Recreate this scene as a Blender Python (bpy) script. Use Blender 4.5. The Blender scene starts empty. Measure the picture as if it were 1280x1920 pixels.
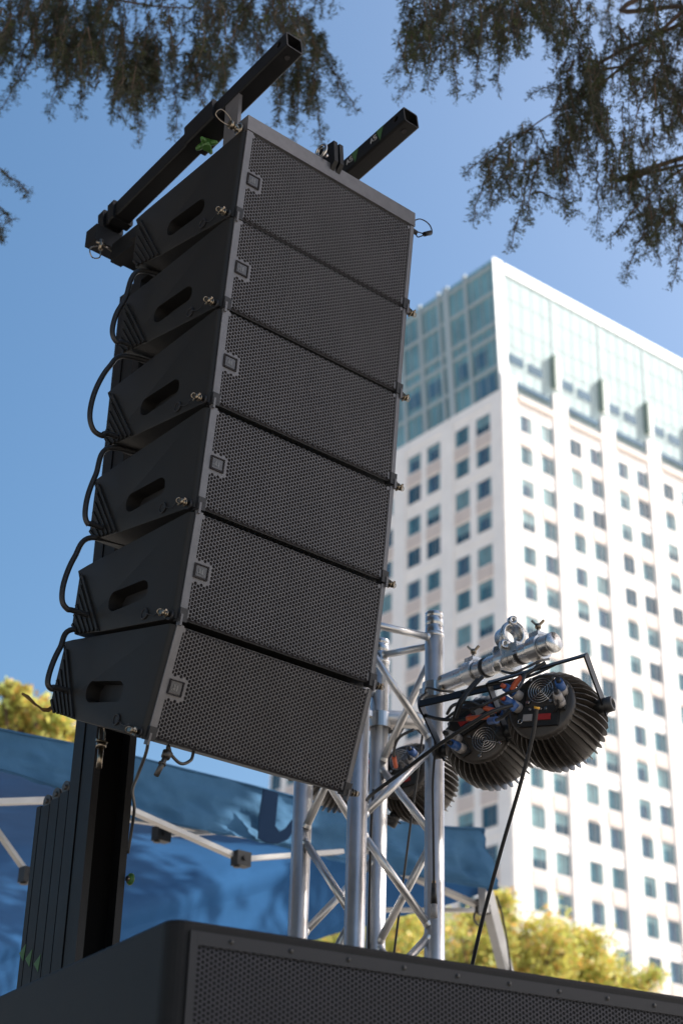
import bpy, bmesh, math, random
from mathutils import Vector, Matrix, Quaternion
random.seed(7)
S = bpy.context.scene
COL = S.collection
R_ = math.radians

# ---------------------------------------------------------------- camera
PITCH, ROLL, FPX = R_(27.7318), R_(1.7795), 2916.54
EYE = Vector((0, 0, 1.6))
RT0 = Vector((1, 0, 0)); FW = Vector((0, math.cos(PITCH), math.sin(PITCH))); UP0 = Vector((0, -math.sin(PITCH), math.cos(PITCH)))
RT = math.cos(ROLL) * RT0 + math.sin(ROLL) * UP0
UP = -math.sin(ROLL) * RT0 + math.cos(ROLL) * UP0
cam = bpy.data.cameras.new('camera'); camo = bpy.data.objects.new('camera', cam); COL.objects.link(camo)
M = Matrix.Identity(4)
for i in range(3):
    M[i][0] = RT[i]; M[i][1] = UP[i]; M[i][2] = -FW[i]; M[i][3] = EYE[i]
camo.matrix_world = M
cam.sensor_fit = 'VERTICAL'; cam.sensor_height = 36; cam.lens = FPX / 1920 * 36
cam.clip_end = 3000; cam.clip_start = 0.05
cam.dof.use_dof = True; cam.dof.focus_distance = 3.42; cam.dof.aperture_fstop = 4.3
S.camera = camo

# ---------------------------------------------------------------- sky and sun
SUN_AZ, SUN_EL = R_(76), R_(44)          # azimuth clockwise from +Y
w_ = bpy.data.worlds.new('World'); S.world = w_; w_.use_nodes = True
nt = w_.node_tree; bg = nt.nodes['Background']
sky = nt.nodes.new('ShaderNodeTexSky'); sky.sky_type = 'NISHITA'; sky.sun_disc = False
sky.sun_elevation = SUN_EL; sky.sun_rotation = SUN_AZ; sky.air_density = 1.0; sky.dust_density = 4.0; sky.ozone_density = 3
hs = nt.nodes.new('ShaderNodeHueSaturation'); hs.inputs['Saturation'].default_value = 1.25; hs.inputs['Hue'].default_value = .49
nt.links.new(sky.outputs[0], hs.inputs['Color']); nt.links.new(hs.outputs[0], bg.inputs[0]); bg.inputs[1].default_value = 0.088
sl = bpy.data.lights.new('sun', 'SUN'); sl.energy = 4.4; sl.angle = R_(0.53); sl.color = (1, .95, .87)
so = bpy.data.objects.new('sun', sl); COL.objects.link(so)
SD = Vector((math.sin(SUN_AZ) * math.cos(SUN_EL), math.cos(SUN_AZ) * math.cos(SUN_EL), math.sin(SUN_EL)))
so.rotation_mode = 'QUATERNION'; so.rotation_quaternion = SD.to_track_quat('Z', 'Y'); so.location = (0, 0, 60)
S.view_settings.view_transform = 'Standard'; S.view_settings.look = 'None'; S.view_settings.gamma = 1
S.view_settings.exposure = 1.17

# ---------------------------------------------------------------- helpers
def ray(x, y): return FW + RT * ((x - 640) / FPX) + UP * ((960 - y) / FPX)
def at(x, y, d): return EYE + ray(x, y) * d                 # d = distance along the camera axis, metres
def onplane(x, y, p, n):
    r = ray(x, y); return EYE + r * ((p - EYE).dot(n) / r.dot(n))

def mat(name, col, rough=.5, metal=0, var=.0, scale=20, bump=0, bscale=200, coat=0, spec=.5, col2=None, rvar=0, translucent=0, alpha=None, scuff=0):
    m = bpy.data.materials.new(name); m.use_nodes = True; t = m.node_tree; b = t.nodes['Principled BSDF']
    b.inputs['Base Color'].default_value = (*col, 1); b.inputs['Roughness'].default_value = rough
    b.inputs['Metallic'].default_value = metal; b.inputs['Specular IOR Level'].default_value = spec
    b.inputs['Coat Weight'].default_value = coat
    tc = t.nodes.new('ShaderNodeTexCoord')
    if var or col2 or rvar:
        n = t.nodes.new('ShaderNodeTexNoise'); n.inputs['Scale'].default_value = scale; n.inputs['Detail'].default_value = 6; n.inputs['Roughness'].default_value = .65
        t.links.new(tc.outputs['Object'], n.inputs['Vector'])
        if var or col2:
            r = t.nodes.new('ShaderNodeValToRGB'); r.color_ramp.elements[0].position = .3; r.color_ramp.elements[1].position = .7
            c2 = col2 if col2 else tuple(min(1, c * (1 + var)) for c in col)
            c1 = col if col2 else tuple(c * (1 - var) for c in col)
            r.color_ramp.elements[0].color = (*c1, 1); r.color_ramp.elements[1].color = (*c2, 1)
            t.links.new(n.outputs[0], r.inputs[0]); t.links.new(r.outputs[0], b.inputs['Base Color'])
        if rvar:
            mr = t.nodes.new('ShaderNodeMapRange'); mr.inputs[3].default_value = max(.02, rough - rvar); mr.inputs[4].default_value = min(1, rough + rvar)
            t.links.new(n.outputs[0], mr.inputs[0]); t.links.new(mr.outputs[0], b.inputs['Roughness'])
    if scuff:
        n3 = t.nodes.new('ShaderNodeTexNoise'); n3.inputs['Scale'].default_value = 34; n3.inputs['Detail'].default_value = 8; n3.inputs['Roughness'].default_value = .75; n3.inputs['Distortion'].default_value = 1.2
        mp = t.nodes.new('ShaderNodeMapping'); mp.inputs['Scale'].default_value = (1, 1, .35); t.links.new(tc.outputs['Object'], mp.inputs['Vector']); t.links.new(mp.outputs[0], n3.inputs['Vector'])
        r3 = t.nodes.new('ShaderNodeValToRGB'); r3.color_ramp.elements[0].position = .66; r3.color_ramp.elements[1].position = .74
        r3.color_ramp.elements[1].color = (scuff, scuff, scuff, 1); r3.color_ramp.elements[0].color = (0, 0, 0, 1); t.links.new(n3.outputs[0], r3.inputs[0])
        ad = t.nodes.new('ShaderNodeMix'); ad.data_type = 'RGBA'; ad.blend_type = 'ADD'; ad.inputs[0].default_value = 1
        t.links.new(r.outputs[0], ad.inputs[6]); t.links.new(r3.outputs[0], ad.inputs[7]); t.links.new(ad.outputs[2], b.inputs['Base Color'])
    if bump:
        n2 = t.nodes.new('ShaderNodeTexNoise'); n2.inputs['Scale'].default_value = bscale; n2.inputs['Detail'].default_value = 3
        t.links.new(tc.outputs['Object'], n2.inputs['Vector'])
        bp = t.nodes.new('ShaderNodeBump'); bp.inputs['Strength'].default_value = bump; bp.inputs['Distance'].default_value = .01
        t.links.new(n2.outputs[0], bp.inputs['Height']); t.links.new(bp.outputs[0], b.inputs['Normal'])
    if translucent:
        tr = t.nodes.new('ShaderNodeBsdfTranslucent'); mx = t.nodes.new('ShaderNodeMixShader'); mx.inputs[0].default_value = translucent
        if var or col2: t.links.new(r.outputs[0], tr.inputs[0])
        else: tr.inputs[0].default_value = (*col, 1)
        t.links.new(b.outputs[0], mx.inputs[1]); t.links.new(tr.outputs[0], mx.inputs[2])
        t.links.new(mx.outputs[0], t.nodes['Material Output'].inputs[0])
    return m

MT = dict(
    cab=mat('textured_black_paint', (.0085, .0078, .0074), .58, spec=.4, scuff=.05, var=.25, scale=9, bump=.12, bscale=420, rvar=.08),
    grille=mat('grille_steel_paint', (.098, .094, .099), .40, .1, scuff=.04, var=.2, scale=5, rvar=.08),
    strip=mat('grille_frame_paint', (.10, .098, .104), .36, .1, var=.2, scale=30, rvar=.08),
    foam=mat('black_foam', (.016, .0135, .0155), .95, bump=.5, bscale=500),
    blackm=mat('black_metal', (.0045, .0045, .005), .5, .0, spec=.3, var=.4, scale=14, rvar=.1, bump=.03, bscale=200),
    deep=mat('black_channel_shade', (.002, .002, .002), .8, spec=.1),  # darker than the mast metal: shade of the recess put into the colour
    blackin=mat('black_metal_inner', (.008, .008, .01), .6),
    plastic=mat('black_plastic', (.014, .014, .014), .45, rvar=.1, scale=30),
    badge=mat('badge_grey', (.060, .060, .064), .4, .3, rvar=.1, scale=60),
    letter=mat('badge_letter', (.15, .15, .15), .35, .3),
    alu=mat('brushed_aluminium', (.62, .61, .60), .36, .85, var=.18, scale=7, rvar=.12, bump=.05, bscale=60),
    alub=mat('polished_aluminium', (.50, .50, .50), .27, .92, rvar=.12, scale=12, var=.1),
    steel=mat('pin_steel', (.26, .22, .17), .3, 1, rvar=.1, scale=40),
    wire=mat('steel_wire', (.08, .075, .07), .45, .7),
    rubber=mat('cable_rubber', (.014, .014, .015), .5, rvar=.1, scale=50),
    orange=mat('orange_sleeve', (.42, .075, .025), .5),
    bluec=mat('blue_connector', (.03, .09, .26), .42, var=.2, scale=40),
    greyc=mat('grey_connector', (.3, .28, .27), .5, .1),
    green=mat('green_knob', (.045, .13, .025), .45, var=.15, scale=30),
    greens=mat('green_sticker', (.045, .12, .035), .6),
    white=mat('white_print', (.5, .5, .5), .6),
    red=mat('red_board', (.30, .02, .02), .5),
    yellow=mat('yellow_ring', (.7, .35, .03), .5),
    fin=mat('fixture_black', (.045, .038, .033), .42, .1, var=.3, scale=20, rvar=.12),
    chrome=mat('chrome_guard', (.55, .53, .52), .25, 1),
    lens=mat('lens_glass', (.3, .3, .32), .12),
    wallw=mat('white_precast', (.84, .80, .765), .7, var=.06, scale=.5),
    beige=mat('beige_spandrel', (.62, .53, .48), .7, var=.06, scale=.8),
    frame=mat('window_frame_grey', (.2, .22, .24), .5),
    band=mat('white_metal_band', (.82, .84, .84), .4),
    mullr=mat('mullion_sunlit_tone', (.56, .64, .64), .8), mull=mat('mullion_pale', (.34, .40, .42), .5),  # mullr is lightened to match the sunlit tone of the crown glass
    darkg=mat('dark_glass_strip', (.06, .13, .19), .12, var=.2, scale=.3),
    steelb=mat('canopy_steel', (.55, .53, .50), .4, .25, var=.1, scale=10, rvar=.1),
    blackj=mat('black_joint', (.012, .012, .012), .5),
    bark=mat('bark', (.10, .065, .045), .9, var=.3, scale=12, bump=.5, bscale=40),
    dleaf=mat('dry_strap', (.16, .085, .02), .7, var=.4, scale=50),
    asphalt=mat('paving', (.42, .38, .33), .9, var=.3, scale=3, bump=.3, bscale=80),
    deck=mat('deck_carpet', (.13, .115, .10), .7, var=.3, scale=5),
)

class MB:
    def __init__(s): s.v = []; s.f = []; s.m = []; s.mi = 0; s.sm = []; s.smooth = False
    def add(s, vs, fs, smooth=None):
        o = len(s.v); s.v += [Vector(p) for p in vs]
        for f in fs: s.f.append([i + o for i in f]); s.m.append(s.mi); s.sm.append(s.smooth if smooth is None else smooth)
    def box(s, c, ax, ay, az, hx, hy, hz):
        c = Vector(c); ax, ay, az = Vector(ax).normalized() * hx, Vector(ay).normalized() * hy, Vector(az).normalized() * hz
        vs = [c + i * ax + j * ay + k * az for k in (-1, 1) for j in (-1, 1) for i in (-1, 1)]
        s.add(vs, [(0, 2, 3, 1), (4, 5, 7, 6), (0, 1, 5, 4), (2, 6, 7, 3), (0, 4, 6, 2), (1, 3, 7, 5)], False)
    def bx(s, x0, x1, y0, y1, z0, z1):
        s.box(((x0 + x1) / 2, (y0 + y1) / 2, (z0 + z1) / 2), (1, 0, 0), (0, 1, 0), (0, 0, 1), (x1 - x0) / 2, (y1 - y0) / 2, (z1 - z0) / 2)
    def bar(s, a, b, wx, wy, side=(0, 0, 1)):
        a, b = Vector(a), Vector(b); d = (b - a).normalized(); sd = Vector(side); x = d.cross(sd)
        if x.length < 1e-4: x = d.cross(Vector((1, 0, 0)))
        x.normalize(); y = x.cross(d)
        s.box((a + b) / 2, x, y, d, wx / 2, wy / 2, (b - a).length / 2)
    def tube(s, pts, r, n=12, cap=True, rr=None):
        pts = [Vector(p) for p in pts]; N = len(pts); rings = []; x = None
        for i, p in enumerate(pts):
            d = (pts[min(i + 1, N - 1)] - pts[max(i - 1, 0)]).normalized()
            if x is None:
                x = d.orthogonal().normalized()
            else:
                x = (x - d * x.dot(d)).normalized()
            y = d.cross(x); R = rr[i] if rr else r
            rings.append([p + (x * math.cos(2 * math.pi * k / n) + y * math.sin(2 * math.pi * k / n)) * R for k in range(n)])
        vs = [q for g in rings for q in g]; fs = []
        for i in range(N - 1):
            for k in range(n): a = i * n + k; b = i * n + (k + 1) % n; fs.append((a, b, b + n, a + n))
        s.add(vs, fs, True)
        if cap:
            o = len(s.v) - len(vs)
            s.f.append([o + k for k in range(n)][::-1]); s.m.append(s.mi); s.sm.append(False)
            s.f.append([o + (N - 1) * n + k for k in range(n)]); s.m.append(s.mi); s.sm.append(False)
    def cyl(s, a, b, r, r2=None, n=20): s.tube([a, b], r, n, True, [r, r if r2 is None else r2])
    def ring(s, c, ax, R, r, n=24, m=8, x=None):
        ax = Vector(ax).normalized(); x = ax.orthogonal().normalized(); y = ax.cross(x); c = Vector(c)
        s.tube([c + (x * math.cos(2 * math.pi * k / n) + y * math.sin(2 * math.pi * k / n)) * R for k in range(n + 1)], r, m, False)
    def lathe(s, prof, c, ax, n=32, smooth=True):   # prof: (axial, radius)
        ax = Vector(ax).normalized(); x = ax.orthogonal().normalized(); y = ax.cross(x); c = Vector(c)
        vs = [c + ax * a + (x * math.cos(2 * math.pi * k / n) + y * math.sin(2 * math.pi * k / n)) * r for a, r in prof for k in range(n)]
        fs = []
        for i in range(len(prof) - 1):
            for k in range(n): a = i * n + k; b = i * n + (k + 1) % n; fs.append((a, b, b + n, a + n))
        s.add(vs, fs, smooth)
    def prism(s, poly, off):
        n = len(poly); p = [Vector(q) for q in poly]; off = Vector(off)
        s.add(p + [q + off for q in p], [list(range(n))[::-1], [n + i for i in range(n)]] + [(i, (i + 1) % n, (i + 1) % n + n, i + n) for i in range(n)], False)
    def mesh(s, name, mats, base=None, scale=1, weld=False):
        me = bpy.data.meshes.new(name)
        b = Vector(base) if base is not None else Vector((0, 0, 0))
        me.from_pydata([tuple((q - b) * scale) for q in s.v], [], s.f)
        for m in (mats if isinstance(mats, (list, tuple)) else [mats]): me.materials.append(m)
        me.polygons.foreach_set('material_index', s.m); me.polygons.foreach_set('use_smooth', s.sm)
        bm = bmesh.new(); bm.from_mesh(me)
        if weld: bmesh.ops.remove_doubles(bm, verts=bm.verts, dist=1e-5)
        bmesh.ops.recalc_face_normals(bm, faces=bm.faces); bm.to_mesh(me); bm.free(); me.update()
        return me
    def build(s, name, mats, parent=None, base=None, scale=1, **kw):
        if parent is not None and base is None: base = parent.location if parent.get('_w') else None
        o = bpy.data.objects.new(name, s.mesh(name, mats, base, scale, **kw)); COL.objects.link(o)
        if parent is not None: o.parent = parent
        return o

def tag(o, label=None, cat=None, group=None, kind=None):
    if label: o['label'] = label
    if cat: o['category'] = cat
    if group: o['group'] = group
    if kind: o['kind'] = kind
    return o
ROOTS = []
def empty(name, loc, label, cat, group=None, world=True):
    o = bpy.data.objects.new(name, None); COL.objects.link(o); o.location = loc; o.empty_display_size = .1
    if world: o['_w'] = 1; ROOTS.append(o)
    return tag(o, label, cat, group)
def catmull(P, n=8):
    P = [Vector(p) for p in P]; Q = [P[0]] + P + [P[-1]]; out = []
    for i in range(1, len(Q) - 2):
        for k in range(n):
            t = k / n; a, b, c, d = Q[i - 1], Q[i], Q[i + 1], Q[i + 2]
            out.append(.5 * ((2 * b) + (c - a) * t + (2 * a - 5 * b + 4 * c - d) * t * t + (3 * b - a - 3 * c + d) * t ** 3))
    return out + [P[-1]]
def single(m, name, mats, label, cat, group=None, **kw):
    """a one-mesh thing whose origin sits at its lowest point"""
    lo = min(m.v, key=lambda q: q.z).copy()
    o = m.build(name, mats, base=lo, **kw); o.location = lo
    return tag(o, label, cat, group)

# ---------------------------------------------------------------- frame of the line array (width WV, front NV, up UV)
K = 0.82
WV = Vector((0.7595292, 0.65038329, 0.01081528)); NV = Vector((0.65042133, -0.75957363, 0)); UV = Vector((-0.008215, -0.00703449, 0.99994151))
A0 = Vector((-0.27670486, 3.33767175, 2.93790289))
YZ = [(0, 0), (-.03140826, -.2794887), (-.0598121, -.56395789), (-.08393925, -.85543769), (-.11581943, -1.1441496), (-.16225367, -1.43456231), (-.25889124, -1.70947684)]
def G(s, n, z): return EYE + (A0 + WV * s + NV * n + UV * z) * K
PS = EYE + A0 * K

# ================================================================ SETTING
g = MB(); g.add([(-1500, -1500, 0), (1500, -1500, 0), (1500, 1500, 0), (-1500, 1500, 0)], [(0, 1, 2, 3)])
tag(g.build('ground', MT['asphalt']), kind='structure')
g = MB(); SW, SN = Vector((.76, .65, 0)), Vector((.65, -.76, 0))
g.box(EYE + Vector((.0, 5.2, -1.25)), SW, SN, (0, 0, 1), 5.0, 4.6, .25)
STZ = .6
tag(g.build('stage', MT['deck']), kind='structure')

# ================================================================ TOWER BUILDING
BYAW = R_(52.50146); BC = Vector((13.62031, 115.16066, 0)) ; BZ0 = 71.49274 + 1.6
dR = Vector((math.sin(BYAW), math.cos(BYAW), 0)); dL = Vector((-math.cos(BYAW), math.sin(BYAW), 0))
nR = -dL; nL = -dR                                # outward normals of the two faces (towards the camera side)
FL = 3.2
tower = empty('office_tower', (BC.x, BC.y, 0), 'tall white tower with paired windows and a flared glass crown', 'building')
colsR = []
for k in range(9):
    u = 2.03 + 6.2 * k; colsR += [u, u + 2.55]
colsL = [1.52, 4.23, 8.06, 10.7, 14.6, 17.3, 21.1, 23.8, 27.6, 30.3]      # distance of the right jamb
WTOP = 73.25 + 1.6; CTOP = 86.84 + 1.6
RW = 58.0; LW = 31.9
ROWS = 22; WH = 1.78
winR = [(u, u + 1.62, k) for u in colsR for k in range(ROWS)]
winL = [(u, u + 1.8, k) for u in colsL for k in range(ROWS)]
def facade(m, d, nrm, wid, wins):
    us = sorted(set([0, wid] + [w[0] for w in wins] + [w[1] for w in wins]))
    zs = [0]; 
    for k in reversed(range(ROWS)): zt = BZ0 - FL * k; zs += [zt - WH, zt]
    zs.append(WTOP)
    zs = [z for z in zs if z >= 0]
    W = set((round(w[0], 3), w[2]) for w in wins)
    def P(u, z, o=0): return BC + d * u + Vector((0, 0, z)) + nrm * o
    for i in range(len(us) - 1):
        for j in range(len(zs) - 1):
            u0, u1, z0, z1 = us[i], us[i + 1], zs[j], zs[j + 1]
            k = round((BZ0 - z1) / FL); isw = abs(BZ0 - FL * k - z1) < .01 and abs(z1 - z0 - WH) < .01 and (round(u0, 3), k) in W
            if isw:
                D = -.10; a = [P(u0, z0), P(u1, z0), P(u1, z1), P(u0, z1)]; b = [P(u0, z0, D), P(u1, z0, D), P(u1, z1, D), P(u0, z1, D)]
                m.add(a + b, [(0, 1, 5, 4), (1, 2, 6, 5), (2, 3, 7, 6), (3, 0, 4, 7)])
            else: m.add([P(u0, z0), P(u1, z0), P(u1, z1), P(u0, z1)], [(0, 1, 2, 3)])
wl = MB(); facade(wl, dR, nR, RW, winR); facade(wl, dL, nL, LW, winL)
# back walls + deck at crown base
far = BC + dR * RW + dL * LW
for a, b in ((BC + dR * RW, far), (far, BC + dL * LW)):
    wl.add([a, b, b + Vector((0, 0, WTOP)), a + Vector((0, 0, WTOP))], [(0, 1, 2, 3)])
# projecting piers on the sunny face, corner pier, left-face piers
def pier(m, d, nrm, u0, u1, z0, z1, out, rnd=False):
    c = BC + d * (u0 + u1) / 2 + nrm * (out / 2 - .05) + Vector((0, 0, (z0 + z1) / 2)); m.box(c, d, nrm, (0, 0, 1), (u1 - u0) / 2, out / 2 + .05, (z1 - z0) / 2)
for k in range(9):
    u = 6.35 + 6.2 * k; pier(wl, dR, nR, u, u + 1.75, 0, 75.3 + 1.6, .16)
pier(wl, dR, nR, .02, 1.7, 0, 74.9 + 1.6, .14)
for u0, u1 in ((6.25, 7.75), (12.75, 14.2), (19.3, 20.8), (25.8, 27.3)): pier(wl, dL, nL, u0, u1, 0, WTOP - .8, .12)
pier(wl, dL, nL, .05, 1.15, 0, WTOP - .8, .12)
sp = MB()
spl = []
for k in range(0, ROWS, 2):
    zt = BZ0 - FL * k - 1.9; zb = BZ0 - FL * (k + 1) + .15
    for b in range(9):
        u = 1.95 + 6.2 * b
        for q in (0, 2.55): sp.box(BC + dR * (u + .8 + q) + nR * .03 + Vector((0, 0, (zt + zb) / 2)), dR, nR, (0, 0, 1), .8, .04, (zt - zb) / 2)
    for u in colsL: sp.box(BC + dL * (u + .9) + nL * .03 + Vector((0, 0, (zt + zb) / 2)), dL, nL, (0, 0, 1), .95, .04, (zt - zb) / 2)
for b in range(9):   # beige lintel under the crown between the piers
    sp.box(BC + dR * (1.95 + 6.2 * b + 2.1) + nR * .12 + Vector((0, 0, 73.0 + 1.6)), dR, nR, (0, 0, 1), 2.2, .12, .28)
for z_ in [BZ0 - FL * k + .75 for k in range(0, ROWS, 2)]:
    for d_, n_, w_l in ((dR, nR, RW), (dL, nL, LW)):
        wl.box(BC + d_ * (w_l / 2 + .02) + n_ * .02 + Vector((0, 0, z_)), d_, n_, (0, 0, 1), w_l / 2, .045, .05)
wl.mi = 1; off_ = len(wl.v); wl.v += sp.v; wl.f += [[q + off_ for q in f] for f in sp.f]; wl.m += [1] * len(sp.f); wl.sm += sp.sm
wall_o = wl.build('wall', [MT['wallw'], MT['beige']], tower, base=tower.location)
# window units (glass + frame + mullion), shared meshes
def glassmat(nm, c, r=.1):
    m = mat(nm, c, r, 0, var=.35, scale=1.1, spec=.45); return m
GV = [glassmat('glass_teal', (.035, .12, .16)), glassmat('glass_dark', (.025, .075, .11)), glassmat('glass_blue', (.035, .09, .15)), glassmat('glass_curtain', (.16, .29, .31), .3)]
def winmesh(w, h, variant):
    blind, variant = variant >= 4, variant % 4; m = MB(); m.mi = 0
    m.bx(-w / 2, w / 2, .0, .03, 0, h)
    if variant in (0, 2):      # drawn curtains at the sides
        m.mi = 2; m.bx(-w / 2 + .05, -w / 2 + .3, -.012, .0, .08, h - .1); m.bx(w / 2 - .32, w / 2 - .05, -.012, .0, .08, h - .1)
    if blind: m.mi = 2; m.bx(-w / 2 + .05, w / 2 - .05, -.013, -.001, h * (.45 if variant == 1 else .68), h - .06)
    m.mi = 1
    for x in (-w / 2 + .03, w / 2 - .03, -.02, w * .22): m.bx(x - .03, x + .03, -.05, -.014, 0, h)
    for z in (.04, h - .04): m.bx(-w / 2 + .06, w / 2 - .06, -.052, -.013, z - .04, z + .04)
    m.mi = 3; m.bx(-w / 2 - .02, w / 2 + .02, -.12, -.055, -.09, -.01)
    return m.mesh('window', [GV[variant], MT['frame'], GV[3], MT['wallw']])
WM = {}
for sd, w in (('R', 1.62), ('L', 1.8)):
    for v in range(7): WM[sd, v] = winmesh(w, WH, v)
cand = []
def px(P):
    q = P - EYE; d = q.dot(FW); return 640 + FPX * q.dot(RT) / d, 960 - FPX * q.dot(UP) / d
for sd, d, nrm, W in (('R', dR, nR, winR), ('L', dL, nL, winL)):
    for u0, u1, k in W:
        z = BZ0 - FL * k - WH
        c = BC + d * ((u0 + u1) / 2) + nrm * -.08 + Vector((0, 0, z)); X, Y = px(c + Vector((0, 0, .8)))
        vis = 715 < X < 1290 and Y < 1760 and not (sd == 'L' and X < 770 - (Y - 420) * .08)
        size = abs(px(BC + d * u0 + Vector((0, 0, z)))[0] - px(BC + d * u1 + Vector((0, 0, z)))[0])
        cand.append((not vis, -size, sd, c, k))
cand.sort(key=lambda t: (t[0], t[1]))
rest = MB(); rng = random.Random(3)
for i, (nv, s_, sd, c, k) in enumerate(cand):
    v = rng.choices(range(7), [5, 1.5, 3.5, 1.5, 2, 1.5, 1.5] if sd == 'R' else [1.5, 5, 3, .8, .8, 1.5, 1])[0]
    d = dR if sd == 'R' else dL; nrm = nR if sd == 'R' else nL
    xd = d if sd == 'R' else -d
    if i < 100 and not nv:
        o = bpy.data.objects.new('window', WM[sd, v]); COL.objects.link(o); o.parent = tower
        mm = Matrix.Identity(4)
        for r in range(3): mm[r][0] = xd[r]; mm[r][1] = -nrm[r]; mm[r][2] = (0, 0, 1)[r]; mm[r][3] = (c - tower.location)[r]
        o.matrix_local = mm
    else:
        me = WM[sd, v]; off = len(rest.v)
        rest.v += [c + xd * q.co.x - nrm * q.co.y + Vector((0, 0, q.co.z)) for q in me.vertices]
        for p in me.polygons:
            rest.f.append([a + off for a in p.vertices]); rest.sm.append(False)
            rest.m.append({0: v % 4, 1: 4, 2: 3, 3: 5}[p.material_index])
ro = rest.build('windows', GV + [MT['frame'], MT['wallw']], tower, base=tower.location); tag(ro, kind='stuff')
# glass crown: leans outward a little on both faces
H1 = CTOP - WTOP
crR = mat('crown_glass_sunlit_tone', (.46, .56, .56), .75, var=.10, scale=.35, spec=.15)  # pale copy of the glass, sun glare on this face put into the colour
crL = mat('crown_glass_shaded_tone', (.14, .27, .30), .18, var=.35, scale=.25, spec=.7)  # darker copy of the glass for the face turned from the sun
crown = MB()
def CP(d, nrm, u, t, o=0):     # t 0..1 up the crown, flared
    fl = .75 * t
    if d is dR: return BC + d * (u - fl * max(0, 1 - u / 8)) + nrm * (o - .2 * (1 - t)) + Vector((0, 0, WTOP + H1 * t))
    return BC + d * u + nrm * (fl + o - .2 * (1 - t)) + Vector((0, 0, WTOP + H1 * t))
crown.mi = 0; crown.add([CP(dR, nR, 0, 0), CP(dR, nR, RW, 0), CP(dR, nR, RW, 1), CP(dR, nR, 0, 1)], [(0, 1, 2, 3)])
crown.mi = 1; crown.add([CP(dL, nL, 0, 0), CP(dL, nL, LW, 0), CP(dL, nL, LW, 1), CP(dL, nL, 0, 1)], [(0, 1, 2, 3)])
crown.mi = 0
a, b, c_, d_ = CP(dR, nR, RW, 0), CP(dR, nR, RW, 1), far + Vector((0, 0, WTOP)), far + Vector((0, 0, CTOP)); e_, f_ = CP(dL, nL, LW, 0), CP(dL, nL, LW, 1)
crown.add([a, c_, d_, b], [(0, 1, 2, 3)]); crown.add([c_, e_, f_, d_], [(0, 1, 2, 3)])
crown.add([CP(dR, nR, 0, .97), CP(dR, nR, RW, .97), far + Vector((0, 0, CTOP - .4)), CP(dL, nL, LW, .97)], [(0, 1, 2, 3)])
cm = MB()
def quadbar(m, d, nrm, u0, u1, t0, t1, o0, o1):
    p = [CP(d, nrm, u, t, o) for o in (o0, o1) for t in (t0, t1) for u in (u0, u1)]
    m.add(p, [(0, 1, 3, 2), (4, 6, 7, 5), (0, 4, 5, 1), (2, 3, 7, 6), (0, 2, 6, 4), (1, 5, 7, 3)])
def zt(z): return (z + 1.6 - WTOP) / H1
cm.mi = 0
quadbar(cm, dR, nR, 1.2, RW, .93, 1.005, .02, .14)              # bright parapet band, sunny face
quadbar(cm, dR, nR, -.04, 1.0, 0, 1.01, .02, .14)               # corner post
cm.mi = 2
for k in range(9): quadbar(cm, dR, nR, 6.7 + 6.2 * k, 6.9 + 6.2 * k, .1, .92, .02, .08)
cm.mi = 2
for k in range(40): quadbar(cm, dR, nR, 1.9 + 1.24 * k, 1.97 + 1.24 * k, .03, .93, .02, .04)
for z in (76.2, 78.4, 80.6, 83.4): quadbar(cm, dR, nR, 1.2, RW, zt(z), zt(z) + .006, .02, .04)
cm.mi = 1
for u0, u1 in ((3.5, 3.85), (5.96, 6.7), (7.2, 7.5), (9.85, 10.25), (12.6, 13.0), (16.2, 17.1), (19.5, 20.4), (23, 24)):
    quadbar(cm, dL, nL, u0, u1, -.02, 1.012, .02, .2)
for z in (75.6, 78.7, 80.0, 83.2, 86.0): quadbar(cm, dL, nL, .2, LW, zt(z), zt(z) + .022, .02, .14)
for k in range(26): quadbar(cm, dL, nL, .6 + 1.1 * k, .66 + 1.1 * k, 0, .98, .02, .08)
cs = MB()
for k in range(9):
    u = 1.3 + 6.2 * k
    quadbar(cs, dR, nR, u, u + 1.7, zt(76.55), zt(77.5), .03, .06); quadbar(cs, dR, nR, u + 2.3, u + 4.0, zt(76.45), zt(77.4), .03, .06)
    quadbar(cs, dR, nR, u + .3, u + 4.6, zt(74.15), zt(74.65), .03, .3)
for u0, u1 in ((1.6, 3.15), (4.2, 5.4), (7.9, 9.6), (10.7, 12.3), (14, 16)): quadbar(cs, dL, nL, u0, u1, zt(76.5), zt(78.0), .03, .06)
for u0, u1 in ((.8, 3.2), ): quadbar(cs, dL, nL, u0, u1, zt(73.5), zt(75.3), .03, .05)
def merge(a, b, mo):
    o = len(a.v); a.v += b.v; a.f += [[q + o for q in f] for f in b.f]; a.m += [q + mo for q in b.m]; a.sm += b.sm
merge(crown, cm, 2); merge(crown, cs, 5)
crown.build('crown', [crR, crL, MT['band'], MT['mull'], MT['mullr'], MT['darkg']], tower, base=tower.location)
lvm = mat('louvre_grey_green', (.16, .22, .19), .6)
for k in range(8):
    fn = MB(); u = 6.45 + 6.2 * k; quadbar(fn, dR, nR, u, u + .3, zt(76.0), zt(79.4), .03, .55)
    fn.mi = 1
    for q in range(9): quadbar(fn, dR, nR, u + .3, u + .95, zt(76.0 + q * .38), zt(76.2 + q * .38), .03, .35)
    fn.build('louvre_fin', [lvm, MT['band']], tower, base=tower.location)

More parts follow.
